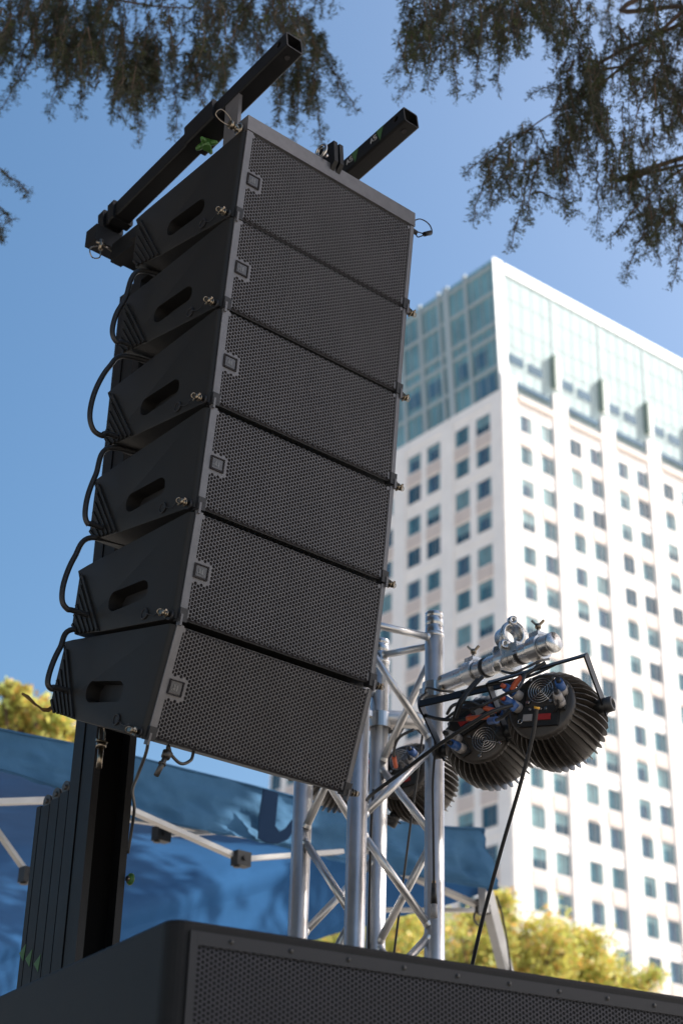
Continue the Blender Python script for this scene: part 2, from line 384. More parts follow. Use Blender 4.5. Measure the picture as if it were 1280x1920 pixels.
# ================================================================ AUTUMN TREES
leafA = mat('autumn_leaf_yellow', (.70, .62, .15), .6, var=.35, scale=2.4, translucent=.4, col2=(.34, .42, .10))
leafB = mat('autumn_leaf_orange', (.72, .44, .12), .6, var=.3, scale=1.4, translucent=.35)
def leaf_quad(m, p, s, rng):
    a = Vector((rng.gauss(0, 1), rng.gauss(0, 1), rng.gauss(0, .7))).normalized(); b = a.orthogonal().normalized()
    b = (Quaternion(a, rng.random() * 6.28) @ b); c = a.cross(b)
    m.add([p - b * s, p + c * s * .55 - b * .1 * s, p + b * s, p - c * s * .55 - b * .1 * s], [(0, 1, 2, 3)], False)
def autumn(crowns, trunk_xy, nleaf, seed, label):
    rng = random.Random(seed); tp = Vector((trunk_xy[0], trunk_xy[1], 0))
    t = empty('autumn_tree', tp, label, 'tree', 'autumn trees below the tower')
    tr = MB(); cc = sum((Vector(c[0]) for c in crowns), Vector()) / len(crowns); h = cc.z
    main = catmull([tp, tp + Vector((.15, .1, h * .3)), tp.lerp(Vector((cc.x, cc.y, 0)), .3) + Vector((0, 0, h * .65)), cc], 6)
    tr.tube(main, .2, 10, True, [.26 * (1 - .8 * i / len(main)) for i in range(len(main))])
    lf = MB(); tips = []
    for (c, r) in crowns:
        c = Vector(c)
        for q in range(15):
            d = Vector((rng.gauss(0, 1), rng.gauss(0, 1), rng.gauss(.35, .8))).normalized(); tip = c + d * r * rng.uniform(.5, 1.12)
            st = main[int(len(main) * rng.uniform(.5, .95))]
            pts = catmull([st, st.lerp(c, .6) + Vector((0, 0, rng.uniform(-.2, .3))), tip], 5)
            tr.tube(pts, .04, 6, True, [.06 * (1 - .85 * i / len(pts)) for i in range(len(pts))]); tips.append((tip, r)); tips.append((pts[len(pts) * 2 // 3], r))
    N = nleaf * 3 // len(tips)
    for tip, r in tips:
        sp_ = rng.uniform(.12, .36)
        for q in range(int(N * rng.uniform(.5, 1.1))):
            d = Vector((rng.gauss(0, 1), rng.gauss(0, 1), rng.gauss(0, .75))) * r * sp_
            lf.mi = 0 if rng.random() < .8 else 1; leaf_quad(lf, tip + d, rng.uniform(.03, .065), rng)
    tr.build('trunk', MT['bark'], t); lf.build('crown', [leafA, leafB], t)
def a3(x, y, d): return tuple(at(x, y, d))
autumn([(a3(690, 1800, 30), 1.0), (a3(640, 1770, 30.5), .8), (a3(740, 1770, 30), .8), (a3(760, 1850, 30), 1.2)], at(700, 1900, 30).xy, 7000, 1, 'yellow autumn tree seen between the truss tubes')
autumn([(a3(870, 1805, 28), .9), (a3(955, 1765, 28), .7), (a3(1015, 1785, 28), .65), (a3(940, 1850, 28), 1.0), (a3(1000, 1860, 28), .95), (a3(930, 1700, 28.5), .3)], at(940, 1900, 28).xy, 10000, 2, 'tall yellow autumn tree just right of the slanted canopy leg')
autumn([(a3(1090, 1825, 29), .65), (a3(1140, 1850, 29), .65), (a3(1200, 1862, 29), .4), (a3(1060, 1790, 29.5), .35)], at(1120, 1900, 29).xy, 7000, 3, 'smaller yellow autumn tree below the right end of the tower')
autumn([(a3(60, 1365, 20), .36), (a3(25, 1305, 20), .17), (a3(110, 1405, 20), .30), (a3(-40, 1360, 20), .4), (a3(15, 1410, 20), .5), (a3(75, 1335, 20), .15)], at(60, 1600, 20).xy, 7000, 4, 'yellow autumn tree at left behind the blue canopy')

# ================================================================ CONIFERS with hanging sprays (tips reach into the frame, shade foliage added outside it)
need = mat('conifer_needles', (.040, .055, .032), .75, col2=(.066, .060, .040), scale=3, translucent=.25)
need2 = mat('conifer_needles_olive', (.050, .062, .018), .7, var=.35, scale=3, translucent=.3)
def spray(m, p, d, rng, s=.02, k=5, wd_=.10):
    for _ in range(k):
        a = (d * .7 + Vector((rng.gauss(0, .6), rng.gauss(0, .6), rng.gauss(0, .4)))).normalized(); b = a.orthogonal().normalized(); b = Quaternion(a, rng.random() * 6.28) @ b
        l = s * rng.uniform(.6, 1.3); q = p + Vector((rng.gauss(0, .004), rng.gauss(0, .004), rng.gauss(0, .004)))
        m.add([q - b * l * wd_, q + a * l * .55 + b * l * wd_, q + a * l, q + a * l * .55 - b * l * wd_], [(0, 1, 2, 3)], False)
def inpoly(x, y, P):
    c = False
    for i in range(len(P)):
        x1, y1 = P[i]; x2, y2 = P[i - 1]
        if (y1 > y) != (y2 > y) and x < (x2 - x1) * (y - y1) / (y2 - y1) + x1: c = not c
    return c
def strand(br, fo, p, L, rng, lean, dens=1.0):
    n = max(5, int(L / .012)); pts = [p.copy()]; d = (Vector((0, 0, -1)) + lean * 1.2).normalized()
    for i in range(n):
        d = (d * .85 + Vector((0, 0, -1)) * .15 + Vector((rng.gauss(0, .12), rng.gauss(0, .12), 0))).normalized(); pts.append(pts[-1] + d * (L / n))
    br.tube(pts, .002, 4, False, [.0032 * (1 - .7 * i / n) for i in range(n + 1)])
    for i, q in enumerate(pts):
        if rng.random() > .92 * dens: continue
        f = 1 - .5 * i / n; fo.mi = 1 if rng.random() < .22 else 0
        spray(fo, q, d, rng, .022 * (.6 + .5 * f), 5)
        if rng.random() < .33:
            sd = Vector((rng.gauss(0, 1), rng.gauss(0, 1), -.5)).normalized(); sl_ = rng.uniform(.015, .05) * f
            for t in (.3, .6, .9, 1.15): spray(fo, q + sd * sl_ * t, sd, rng, .017, 4)
GAPS = []      # sun openings cut in the added foliage to light chosen canopy spots
def conifer(name, base, top, limbs, polys, tips, depth, seed, label, shade=None):
    rng = random.Random(seed)
    t = empty(name, base, label, 'tree', 'conifers leaning over the frame')
    tr = MB(); tr.tube(catmull([base, base + (top - base) * .5 + Vector((.1, 0, 0)), top], 8), .3, 14, True, [.34 * (1 - .9 * i / 16) for i in range(17)])
    tr.build('trunk', MT['bark'], t)
    br = MB(); fo = MB(); LP = []
    for L in limbs:
        pts = [at(x, y, depth + dz) for x, y, dz in L[1:]]
        st = base.lerp(top, L[0]); pts = catmull([st] + pts, 10); n = len(pts)
        br.tube(pts, .02, 8, True, [max(.0025, .014 * (1 - i / n) ** 1.4) for i in range(n)]); LP += pts
    for (P, N, lmin, lmax, js) in polys:
        xs = [q[0] for q in P]; ys = [q[1] for q in P]; k = 0
        while k < N:
            x, y = rng.uniform(min(xs), max(xs)), rng.uniform(min(ys), max(ys))
            if not inpoly(x, y, P): continue
            k += 1; p = at(x, y, depth + rng.gauss(0, js))
            strand(br, fo, p, rng.uniform(lmin, lmax), rng, Vector((rng.gauss(0, .25), rng.gauss(0, .25), 0)))
    for (x0, y0, x1, y1) in tips:
        a, b = at(x0, y0, depth + rng.uniform(-.2, .2)), at(x1, y1, depth + rng.uniform(-.2, .2))
        L = (b - a).length; n = int(L / .02); pts = [a.lerp(b, i / n) + Vector((rng.gauss(0, .004), rng.gauss(0, .004), math.sin(i / n * 3.14) * .08 * L)) for i in range(n + 1)]
        br.tube(pts, .003, 5, False, [.004 * (1 - .6 * i / n) for i in range(n + 1)])
        for i, q in enumerate(pts):
            sw = .055 * math.sin(min(1, .18 + i / n) * 2.6) + .012
            for _ in range(3):
                sd = (Vector((rng.gauss(0, 1), rng.gauss(0, 1), -.6))).normalized(); fo.mi = 1 if rng.random() < .25 else 0
                for tt in (.15, .45, .75, 1.0): spray(fo, q + sd * sw * .8 * tt * rng.uniform(.6, 1), sd, rng, .016, 4)
    if shade:  # boughs added out of view to block light, kept clear of the frame
        sh, N, R0 = shade
        for (c, r) in sh:
            c = Vector(c); st = base.lerp(top, min(.95, max(.3, (c.z - base.z) / (top.z - base.z))))
            pts = catmull([st, st.lerp(c, .5) + Vector((0, 0, .3)), c, c + (c - st).normalized() * r * .8 - Vector((0, 0, r * .3))], 6)
            if any((q - EYE).dot(FW) > .1 and -120 < px(q)[0] < 1400 and -120 < px(q)[1] < 2000 for q in pts): pts = pts[:2]
            if any(((q - g_) - SD * (q - g_).dot(SD)).length < r_ + .1 for g_, r_ in GAPS for q in pts): pts = pts[:2]
            br.tube(pts, .03, 7, True, [max(.012, .06 * (1 - i / len(pts))) for i in range(len(pts))])
            for q in range(int(N * r ** 2)):
                d = Vector((rng.gauss(0, 1), rng.gauss(0, 1), rng.gauss(0, .6))) * r * .5
                p = c + d; fo.mi = 1 if rng.random() < .25 else 0
                if any(((p - g_) - SD * (p - g_).dot(SD)).length < r_ for g_, r_ in GAPS): continue
                if (p - EYE).dot(FW) > .1:
                    X_, Y_ = px(p)
                    if -160 < X_ < 1440 and -160 < Y_ < 2080: continue
                spray(fo, p, Vector((0, 0, -1)), rng, R0, 3, .3)
    br.build('branch', MT['bark'], t); fo.build('foliage', [need, need2], t)  # both meshes also hold the added shade clusters

DL, DR = 6.0, 5.6
polyL = [
    ([(-500, -200), (-70, -200), (-70, 100), (-500, 120)], 90, .12, .3, .4),
    ([(-400, 250), (-90, 280), (-90, 330), (-400, 340)], 30, .08, .2, .2),
    ([(-60, -60), (240, -60), (235, 60), (170, 130), (60, 60), (-60, 90)], 105, .1, .24, .3),
    ([(225, 60), (300, 40), (300, 150), (255, 190), (220, 170)], 40, .08, .17, .15),
    ([(370, -40), (560, -40), (590, 60), (480, 60), (400, 90)], 52, .1, .22, .3),
    ([(-60, -60), (640, -60), (590, 30), (540, 60), (440, 50), (330, 70), (200, 50), (130, 60), (-60, 50)], 125, .12, .28, .35),
    ([(-60, -40), (60, -40), (70, 40), (30, 110), (-60, 120)], 24, .1, .2, .2),
    ([(80, 40), (150, 40), (160, 110), (110, 130)], 30, .08, .2, .25),
    ([(210, 60), (300, 60), (290, 150), (240, 170)], 46, .1, .2, .25),
    ([(330, 60), (440, 70), (430, 140), (350, 150)], 40, .1, .19, .25),
    ([(500, 60), (600, 60), (610, 150), (560, 180), (520, 150)], 44, .1, .19, .25),
]
tipsL = [(120, 40, 95, 214), (150, 60, 150, 214), (60, 60, 25, 165), (60, 110, 0, 212), (180, 80, 232, 225), (250, 120, 262, 262), (270, 110, 290, 205), (320, 100, 330, 250),
         (350, 100, 385, 225), (420, 100, 420, 240), (540, 90, 520, 230), (560, 110, 555, 255), (585, 130, 600, 268), (590, 90, 668, 207), (600, 60, 640, 190), (560, 40, 610, 120), (-40, 100, 45, 100),
         (-40, 300, 55, 362), (-40, 360, 20, 412), (-30, 400, 5, 450)]
def limbspec(f, *pts): return (f,) + pts
shadeL = []; _r = random.Random(8)  # clusters added at left and behind to dim sky light on the array
while len(shadeL) < 46:
    az = R_(_r.uniform(195, 290)); el = R_(_r.uniform(8, 62)); dd = _r.uniform(4.5, 7.5)
    c = PS - Vector((0, 0, .6)) + Vector((math.sin(az) * math.cos(el), math.cos(az) * math.cos(el), math.sin(el))) * dd
    q = c - EYE
    if q.dot(FW) > 0 and abs(q.dot(RT) / q.dot(FW)) < .55 and q.dot(UP) / q.dot(FW) < .65: continue
    shadeL.append((c, _r.uniform(.7, 1.2)))
conifer('conifer_tree', Vector((-4.6, 6.2, 0)), Vector((-4.3, 6.2, 13)),
        [limbspec(.62, (-120, -80, 0), (80, -30, 0), (280, 10, .1), (430, 20, 0), (580, 70, 0)), limbspec(.58, (-200, 0, 0), (-40, 20, 0), (90, 60, 0)),
         limbspec(.5, (-200, 280, 0), (-90, 300, 0), (-40, 320, 0)), limbspec(.66, (0, -200, .2), (300, -120, .2), (560, -40, .2))],
        polyL, tipsL, DL, 11, 'dark conifer drooping into the upper left behind the lift arm, with added shade foliage out of view', (shadeL, 260, .14))
polyR = [
    ([(1340, -200), (1800, -200), (1800, 120), (1340, 160)], 90, .12, .3, .4),
    ([(1340, 250), (1750, 200), (1750, 420), (1340, 440)], 50, .1, .25, .3),
    ([(760, 0), (860, -40), (1010, -40), (960, 60), (860, 70), (760, 90)], 60, .08, .17, .25),
    ([(1080, 60), (1130, 100), (1130, 200), (1080, 260), (1040, 180)], 40, .08, .18, .12),
    ([(1180, -40), (1330, -40), (1330, 200), (1230, 200), (1200, 60)], 48, .1, .24, .3),
    ([(760, -60), (1010, -60), (1010, 20), (930, 60), (860, 60), (800, 80), (750, 100), (735, 70)], 90, .1, .2, .3),
    ([(1000, -60), (1110, -60), (1110, 30), (1060, 60), (1000, 30)], 40, .1, .2, .25),
    ([(1110, -60), (1340, -60), (1340, 120), (1180, 190), (1140, 60)], 66, .12, .26, .3),
    ([(1060, 60), (1140, 100), (1110, 230), (1040, 240)], 34, .1, .22, .25),
    ([(900, 270), (960, 235), (1080, 210), (1090, 300), (1000, 350), (910, 330)], 38, .1, .19, .25),
    ([(1080, 190), (1220, 190), (1240, 330), (1180, 350), (1110, 340)], 46, .1, .2, .25),
    ([(1200, 300), (1330, 260), (1330, 440), (1230, 430), (1180, 440)], 44, .08, .18, .2),
    ([(1220, 120), (1330, 100), (1330, 260), (1250, 260)], 30, .08, .18, .2),
]
tipsR = [(790, 40, 735, 145), (800, 70, 755, 180), (830, 60, 800, 170), (850, 60, 852, 178), (900, 50, 890, 175), (930, 40, 935, 162), (960, 30, 975, 95), (1030, 40, 1050, 105),
         (1000, 240, 878, 320), (930, 290, 884, 412), (960, 300, 905, 405), (1000, 300, 958, 465), (1010, 290, 985, 420), (1050, 290, 1060, 400), (1120, 300, 1118, 440), (1150, 280, 1145, 395),
         (1080, 240, 1050, 330), (1250, 390, 1145, 445), (1230, 400, 1170, 525), (1270, 380, 1210, 470), (1290, 400, 1262, 530), (1270, 300, 1245, 350), (1040, 160, 1005, 172), (1100, 150, 1080, 215), (1000, 360, 1080, 400), (1190, 330, 1185, 395)]
shadeR = []; N0 = Vector((.65, -.76, 0)).normalized(); W0 = Vector((.76, .65, 0)).normalized(); tp0 = onplane(905, 1560, EYE - N0 * 4.4, N0)
_r = random.Random(5)
for k in range(40):  # clusters added towards the sun so the array falls in shade
    tgt = PS + WV * _r.uniform(-.7, 1.1) + Vector((0, 0, _r.uniform(-2.1, .6))) ; dd = _r.uniform(5.0, 8.0)
    shadeR.append((tgt + SD * dd, _r.uniform(.55, .95)))
gapT = onplane(395, 1588, Vector((0, 0, tp0.z + .15)), Vector((0, 0, 1))); g2_ = onplane(330, 1572, Vector((0, 0, tp0.z + .15)), Vector((0, 0, 1)))
GAPS += [(gapT, .27), (g2_, .16), (onplane(430, 1610, Vector((0, 0, tp0.z + .15)), Vector((0, 0, 1))), .2), (onplane(460, 1545, tp0, N0), .12), (onplane(400, 1535, tp0, N0), .07), (onplane(525, 1560, tp0, N0), .1)]
for a_ in range(-9, 1):  # clusters added sunward to shade the canopy roof around one bright spot
    for b_ in range(0, 9):
        tgt = tp0 + W0 * (a_ * .56 + _r.uniform(-.12, .12)) - N0 * (b_ * .62 + .1)
        if (tgt - gapT).length < .80: continue
        shadeR.append((tgt + SD * _r.uniform(5.5, 9), _r.uniform(.55, .75)))
for k in range(15):  # more added clusters shade the near valance, leaving a sunlit stretch
    u_ = _r.uniform(-2.6, .6)
    if -2.2 < u_ < -1.35: continue
    tgt = tp0 + W0 * u_ + Vector((0, 0, _r.uniform(-.3, .3))) - N0 * _r.uniform(0, 1.2); shadeR.append((tgt + SD * _r.uniform(4.5, 8.5), _r.uniform(.45, .9)))
conifer('conifer_tree', Vector((7.2, 2.2, 0)), Vector((6.9, 2.2, 15)),
        [limbspec(.5, (1420, -100, .3), (1280, 20, 0), (1160, 130, 0), (1090, 180, 0), (1000, 235, 0), (900, 320, 0)), limbspec(.55, (1400, -200, .4), (1150, -120, .2), (950, -50, 0), (790, 0, 0)),
         limbspec(.42, (1420, 250, 0), (1290, 310, 0), (1200, 380, 0), (1150, 440, 0)), limbspec(.5, (1380, 0, 0), (1240, 120, 0), (1190, 220, 0))],
        polyR, tipsR, DR, 12, 'dark conifer drooping into the upper right above the tower, with added shade foliage out of view', (shadeR, 750, .10))

# ================================================================ LINE ARRAY SPEAKERS
LK = K
def hexgrille(x0, x1, z0, z1, pitch, blank, thick=.004, hole=.74, walls=True):
    """perforated plate in the XZ plane (front at y=0), z measured downward"""
    m = MB(); Rr = pitch / math.sqrt(3); dx = 1.5 * Rr; nx = int((x1 - x0) / dx) + 1; nz = int((z1 - z0) / pitch) + 1
    key = {}
    def vert(x, y, z):
        k = (round(x * 1e5), round(y * 1e5), round(z * 1e5))
        if k not in key: key[k] = len(m.v); m.v.append(Vector((x, y, -z)))
        return key[k]
    def F(*ix): m.f.append(list(ix)); m.m.append(0); m.sm.append(False)
    for i in range(nx):
        for j in range(nz):
            cx = x0 + i * dx; cz = z0 + j * pitch + (pitch / 2 if i % 2 else 0)
            if cz > z1 + pitch * .3: continue
            o = [(cx + Rr * math.cos(a), cz + Rr * math.sin(a)) for a in [k * math.pi / 3 for k in range(6)]]
            ov = [vert(x, 0, z) for x, z in o]
            if blank(cx, cz): F(*ov); continue
            h = [(cx + Rr * hole * math.cos(a), cz + Rr * hole * math.sin(a)) for a in [k * math.pi / 3 for k in range(6)]]
            hv = [vert(x, 0, z) for x, z in h]; hb = [vert(x, thick, z) for x, z in h] if walls else None
            for k in range(6):
                k2 = (k + 1) % 6; F(ov[k], ov[k2], hv[k2], hv[k])
                if walls: F(hv[k], hv[k2], hb[k2], hb[k])
    return m
PROF = [(.004, .007), (.02, .007), (.47, .068), (.52, .077), (.487, .13), (.497, .20), (.474, .263), (.345, .274), (.02, .284), (.004, .284)]
def make_cabinet_mesh():
    m = MB(); m.prism([(-.031, y, -z) for y, z in PROF], (.662, 0, 0)); me = m.mesh('cabinet', MT['cab'], weld=True)
    bm = bmesh.new(); bm.from_mesh(me)
    es = []
    for e in bm.edges:
        a, b = e.verts[0].co, e.verts[1].co
        if abs(a.y - .004) < 1e-4 and abs(b.y - .004) < 1e-4 and abs(a.x - b.x) < 1e-4: es.append(e)
    bmesh.ops.bevel(bm, geom=es, offset=.024, segments=6, profile=.5, affect='EDGES')
    es = [e for e in bm.edges if e.is_manifold and e.calc_face_angle(0) > .5 and e.calc_length() > .01]
    bmesh.ops.bevel(bm, geom=es, offset=.0025, segments=2, profile=.5, affect='EDGES')
    bm.to_mesh(me); bm.free()
    ob = bpy.data.objects.new('tmp', me); COL.objects.link(ob)
    cut = MB()
    def pill(y0, z0, y1, z1, y2, z2, y3, z3): pass
    H = [(.316, .171), (.170, .160), (.150, .172), (.146, .200), (.160, .213), (.300, .226), (.322, .215), (.328, .190)]
    for xa, xb in ((-.05, .012), (.588, .66)): cut.prism([(xa, y, -z) for y, z in H], (xb - xa, 0, 0))
    cme = cut.mesh('cut', MT['cab'], weld=True)
    bm = bmesh.new(); bm.from_mesh(cme); bmesh.ops.bevel(bm, geom=[e for e in bm.edges if abs(e.verts[0].co.x - e.verts[1].co.x) > .01], offset=.008, segments=3, profile=.5, affect='EDGES'); bm.to_mesh(cme); bm.free()
    co = bpy.data.objects.new('cut', cme); COL.objects.link(co)
    md = ob.modifiers.new('b', 'BOOLEAN'); md.object = co; md.operation = 'DIFFERENCE'; md.solver = 'EXACT'
    dg = bpy.context.evaluated_depsgraph_get(); res = bpy.data.meshes.new_from_object(ob.evaluated_get(dg))
    bpy.data.objects.remove(ob); bpy.data.objects.remove(co)
    res.name = 'cabinet'
    for p_ in res.polygons: p_.use_smooth = True
    res.set_sharp_from_angle(angle=R_(32)); return res, H
cab_me, HP = make_cabinet_mesh()
for v in cab_me.vertices: v.co *= LK
def blankbox(x, z):
    if x < .052 and .124 < z < .18: return True
    if z < .022 and (x < .010 or x > .592): return True
    if z > .262 and (x < .008 or x > .590): return True
    return False
gr = hexgrille(0.0015, .6025, .0135, .274, .0104, blankbox, hole=.83)
gr.mi = 1; gr.bx(-.0205, .0, -.0006, .003, -.287, -.004); gr.bx(.603, .6155, -.0006, .003, -.287, -.004)
grille_me = gr.mesh('grille', [MT['grille'], MT['strip']], scale=LK)
def sp_part(m, name, mats, parent, **kw): return m.build(name, mats, parent, base=(0, 0, 0), scale=LK, **kw)
LETTERS = {'J': [((.8, 1), (.8, .15)), ((.8, .06), (.15, .06)), ((.1, .0), (.1, .3))], 'B': [((.15, 0), (.15, 1)), ((.2, .95), (.8, .95)), ((.2, .5), (.85, .5)), ((.2, .05), (.85, .05)), ((.85, .9), (.85, .55)), ((.9, .45), (.9, .1))], 'L': [((.15, 0), (.15, 1)), ((.15, .05), (.85, .05))]}
def letters(m, txt, o, xd, zd, w, h, th, lift):
    yd = lift
    for i, ch in enumerate(txt):
        for (a, b) in LETTERS[ch]:
            p = Vector(o) + xd * (w * (i * 1.12 + a[0])) + zd * (h * a[1]); q = Vector(o) + xd * (w * (i * 1.12 + b[0])) + zd * (h * b[1]); e = (q - p).normalized() * th * .5
            m.bar(p - e + yd, q + e + yd, .0012, th, yd)
def build_speaker(root):
    o = bpy.data.objects.new('cabinet', cab_me); COL.objects.link(o); o.parent = root
    m = MB(); m.mi = 0
    # recessed side handle lining (both sides)
    for xa in (.0115, .5885):
        m = MB(); cy = sum(p[0] for p in HP) / 8; cz = sum(p[1] for p in HP) / 8
        q = [(xa, cy + (y - cy) * .985, -(cz + (z - cz) * .985)) for y, z in HP]; m.prism(q, (.001 if xa > .3 else -.001, 0, 0))
        sp_part(m, 'handle', MT['blackin'], root)
    for x in (-.0335, .6335):
      m = MB()
      for i in range(6):
        s = i / 5.5
        a = Vector((0, .4845 + .003 * s, -(.098 + .15 * s))); b = Vector((0, .352 + .112 * s, -(.268 - .004 * s)))
        m.bar(a + Vector((x, 0, 0)), b + Vector((x, 0, 0)), .007, .0065, (1, 0, 0))
      m.bar(Vector((x * .99, .503, -.086)), Vector((x * .99, .344, -.272)), .002, .0025, (1, 0, 0))
      m.prism([(x * .975, .5, -.1), (x * .975, .49, -.24), (x * .975, .44, -.262), (x * .975, .355, -.268)], (.004 if x < 0 else -.004, 0, 0))
      sp_part(m, 'heat_fin', MT['cab'], root)
    m = MB(); m.bx(.06, .54, .488, .4975, -.235, -.12); m.bx(.1, .2, .4975, .51, -.2, -.14); m.cyl((.3, .49, -.17), (.3, .515, -.17), .014); m.cyl((.36, .49, -.17), (.36, .515, -.17), .014)
    sp_part(m, 'rear_panel', MT['plastic'], root)
    o = bpy.data.objects.new('grille', grille_me); COL.objects.link(o); o.parent = root
    m = MB(); m.bx(-.004, .607, .0035, .0042, -.282, -.009); f = sp_part(m, 'foam_backing', MT['foam'], root)
    m = MB(); m.mi = 0     # recess rim and plate of the badge
    for (xa, xb, za, zb) in ((.0, .0405, .1345, .1375), (.0, .0405, .1685, .1715), (-.001, .002, .1345, .1715), (.0385, .0415, .1345, .1715)): m.bx(xa, xb, -.004, .0, -zb, -za)
    m.mi = 1; m.bx(.0045, .036, -.0025, -.0004, -.1665, -.1395)
    b = sp_part(m, 'badge', [MT['foam'], MT['badge']], root)
    m = MB(); letters(m, 'JBL', (.0095, -.003, -.160), Vector((1, 0, 0)), Vector((0, 0, 1)), .0062, .0135, .0017, Vector((0, -.0001, 0)))
    lt = m.build('emblem', MT['letter'], b, base=(0, 0, 0), scale=LK)
    for x0, sg in ((-.031, -1), (.631, 1)):
        m = MB(); xin = -.006 if sg < 0 else .606
        xs = sorted((xin + .004 * (-sg), xin + .013 * sg)); m.mi = 0
        m.bx(xs[0] - .003, xs[1] + .003, -.0045, .02, -.290, -.256)
        m.mi = 1; xs = sorted((xin + .007 * sg, xin + .013 * sg)); m.bx(xs[0] , xs[1] , -.007, .01, -.301, -.272)
        m.mi = 0; m.cyl((x0 - .001 * sg, .02, -.277), (x0 + .006 * sg, .02, -.277), .013, n=16)
        sp_part(m, 'hinge_bracket', [MT['blackin'], MT['grille']], root)
        m = MB(); m.cyl((x0 + .004 * sg, .02, -.277), (x0 + .024 * sg, .02, -.277), .0062); m.cyl((x0 + .014 * sg, .02, -.277), (x0 + .017 * sg, .02, -.277), .0105)
        m.cyl((x0 + .024 * sg, .02, -.277), (x0 + .031 * sg, .02, -.277), .009, .0075); m.cyl((x0 + .024 * sg, .006, -.272), (x0 + .024 * sg, .034, -.282), .003, n=8)
        m.ring((x0 + .034 * sg, .02, -.277), (0, 1, .3), .0065, .0013)
        sp_part(m, 'release_pin', MT['steel'], root)
        m = MB(); pts = catmull([(x0 + .03 * sg, .022, -.277), (x0 + .016 * sg, .05, -.262), (x0 + .006 * sg, .09, -.268), (x0 + .006 * sg, .128, -.256)], 5); m.tube(pts, .0013, 6)
        m.ring((x0 + .003 * sg, .138, -.256), (1, 0, 0), .013, .0022)
        m.cyl((x0 - .001 * sg, .138, -.256), (x0 + .0025 * sg, .138, -.256), .011)
        sp_part(m, 'lanyard', MT['blackin'], root)
poslab = ['black speaker cabinet topmost in the hanging stack, under the rigging frame', 'black speaker cabinet second from the top of the hanging stack', 'black speaker cabinet third from the top of the hanging stack',
          'black speaker cabinet third from the bottom of the hanging stack', 'black speaker cabinet directly above the bottom one of the hanging stack', 'steeply tilted black speaker cabinet at the bottom of the hanging stack']
proto = None
def link_copy(o, parent=None):
    c = o.copy(); COL.objects.link(c)
    if parent: c.parent = parent
    for ch in [q for q in KIDS[o.name]]: link_copy(ch, c)
    return c
for k in range(6):
    a = Vector((YZ[k][0], YZ[k][1])); b = Vector((YZ[k + 1][0], YZ[k + 1][1])); dn = (b - a).normalized()
    down = NV * dn.x + UV * dn.y; back = down.cross(WV) ; back = back if back.dot(NV) < 0 else -back
    mm = Matrix.Identity(4); o0 = G(0, a.x, a.y)
    for r in range(3): mm[r][0] = WV[r]; mm[r][1] = back[r]; mm[r][2] = -down[r]; mm[r][3] = o0[r]
    if k == 0:
        proto = empty('line_array_speaker', o0, poslab[0], 'speaker', 'speakers hung in the curved array', world=False); build_speaker(proto)
        KIDS = {}
        for o in bpy.data.objects: KIDS[o.name] = []
        for o in bpy.data.objects:
            if o.parent: KIDS[o.parent.name].append(o)
        r_ = proto
    else:
        r_ = link_copy(proto); r_['label'] = poslab[k]
    r_.matrix_world = mm

# rigging frame on top of the array
fr = empty('rigging_frame', G(.3, -.25, .005), 'flat black steel frame bolted across the top of the speaker stack', 'rigging frame')
m = MB()
def gbox(m, s0, s1, n0, n1, z0, z1, tilt=0):
    c = G((s0 + s1) / 2, (n0 + n1) / 2, (z0 + z1) / 2); m.box(c, WV, NV, UV, (s1 - s0) / 2 * K, (n1 - n0) / 2 * K, (z1 - z0) / 2 * K)
gbox(m, -.02, .622, -.045, -.001, .002, .052); m.build('front_beam', MT['strip'], fr)
for s0 in (.012, .560):
    m = MB(); p = [G(s0, -.046, .046), G(s0, -.10, .014), G(s0, -.50, -.002), G(s0, -.60, .012), G(s0, -.62, -.02), G(s0, -.50, -.03), G(s0, -.046, .004)]
    m.prism(p, WV * .028 * K); m.build('side_rail', MT['blackm'], fr)
for n0, n1 in ((-.34, -.30), (-.56, -.51)): m = MB(); gbox(m, .01, .59, n0, n1, -.008, .014); m.build('cross_rail', MT['blackm'], fr)
m = MB(); gbox(m, .050, .062, -.215, -.150, -.01, .285); m.build('hanger_plate', MT['strip'], fr)
m = MB()
for s0 in (.282, .304):
    q = [G(s0, .012, .128), G(s0, -.055, .132), G(s0, -.16, .03), G(s0, .0, .03), G(s0, .018, .052)]; m.prism(q, WV * .014 * K)
m.build('shackle_plate', MT['blackm'], fr)
m = MB(); c = G(.262, -.02, .093); m.ring(c, WV, .019, .0035); m.ring(c, WV, .011, .002); m.cyl(G(.262, .008, .06), G(.256, .008, .06), .005); m.cyl(G(.25, -.06, .1), G(.36, -.06, .1), .007); m.build('shackle_pin', MT['chrome'], fr)
m = MB(); m.cyl(G(-.02, -.03, .012), G(-.05, -.03, .012), .007); m.cyl(G(-.05, -.03, .012), G(-.062, -.03, .012), .010); m.cyl(G(-.04, -.045, .03), G(-.04, -.01, -.01), .0035); m.ring(G(-.03, -.03, .012), WV, .012, .003)
m.tube(catmull([G(-.05, -.03, .014), G(-.07, -.02, .025), G(-.10, -.02, .035), G(-.11, -.03, .018), G(-.085, -.03, .004), G(-.055, -.03, .008)], 6), .0012, 6)
m.build('release_pin', MT['steel'], fr)
m = MB(); m.cyl(G(.615, -.02, .004), G(.645, -.02, .0), .006); m.tube(catmull([G(.62, -.02, .025), G(.65, -.01, .05), G(.69, -.01, .05), G(.70, -.01, .02), G(.665, -.01, -.004), G(.65, -.02, -.012), G(.645, -.02, .004), G(.68, -.02, .014)], 6), .0016, 6); m.cyl(G(.668, -.01, .002), G(.695, -.01, .022), .006)
m.build('release_pin', MT['blackm'], fr)

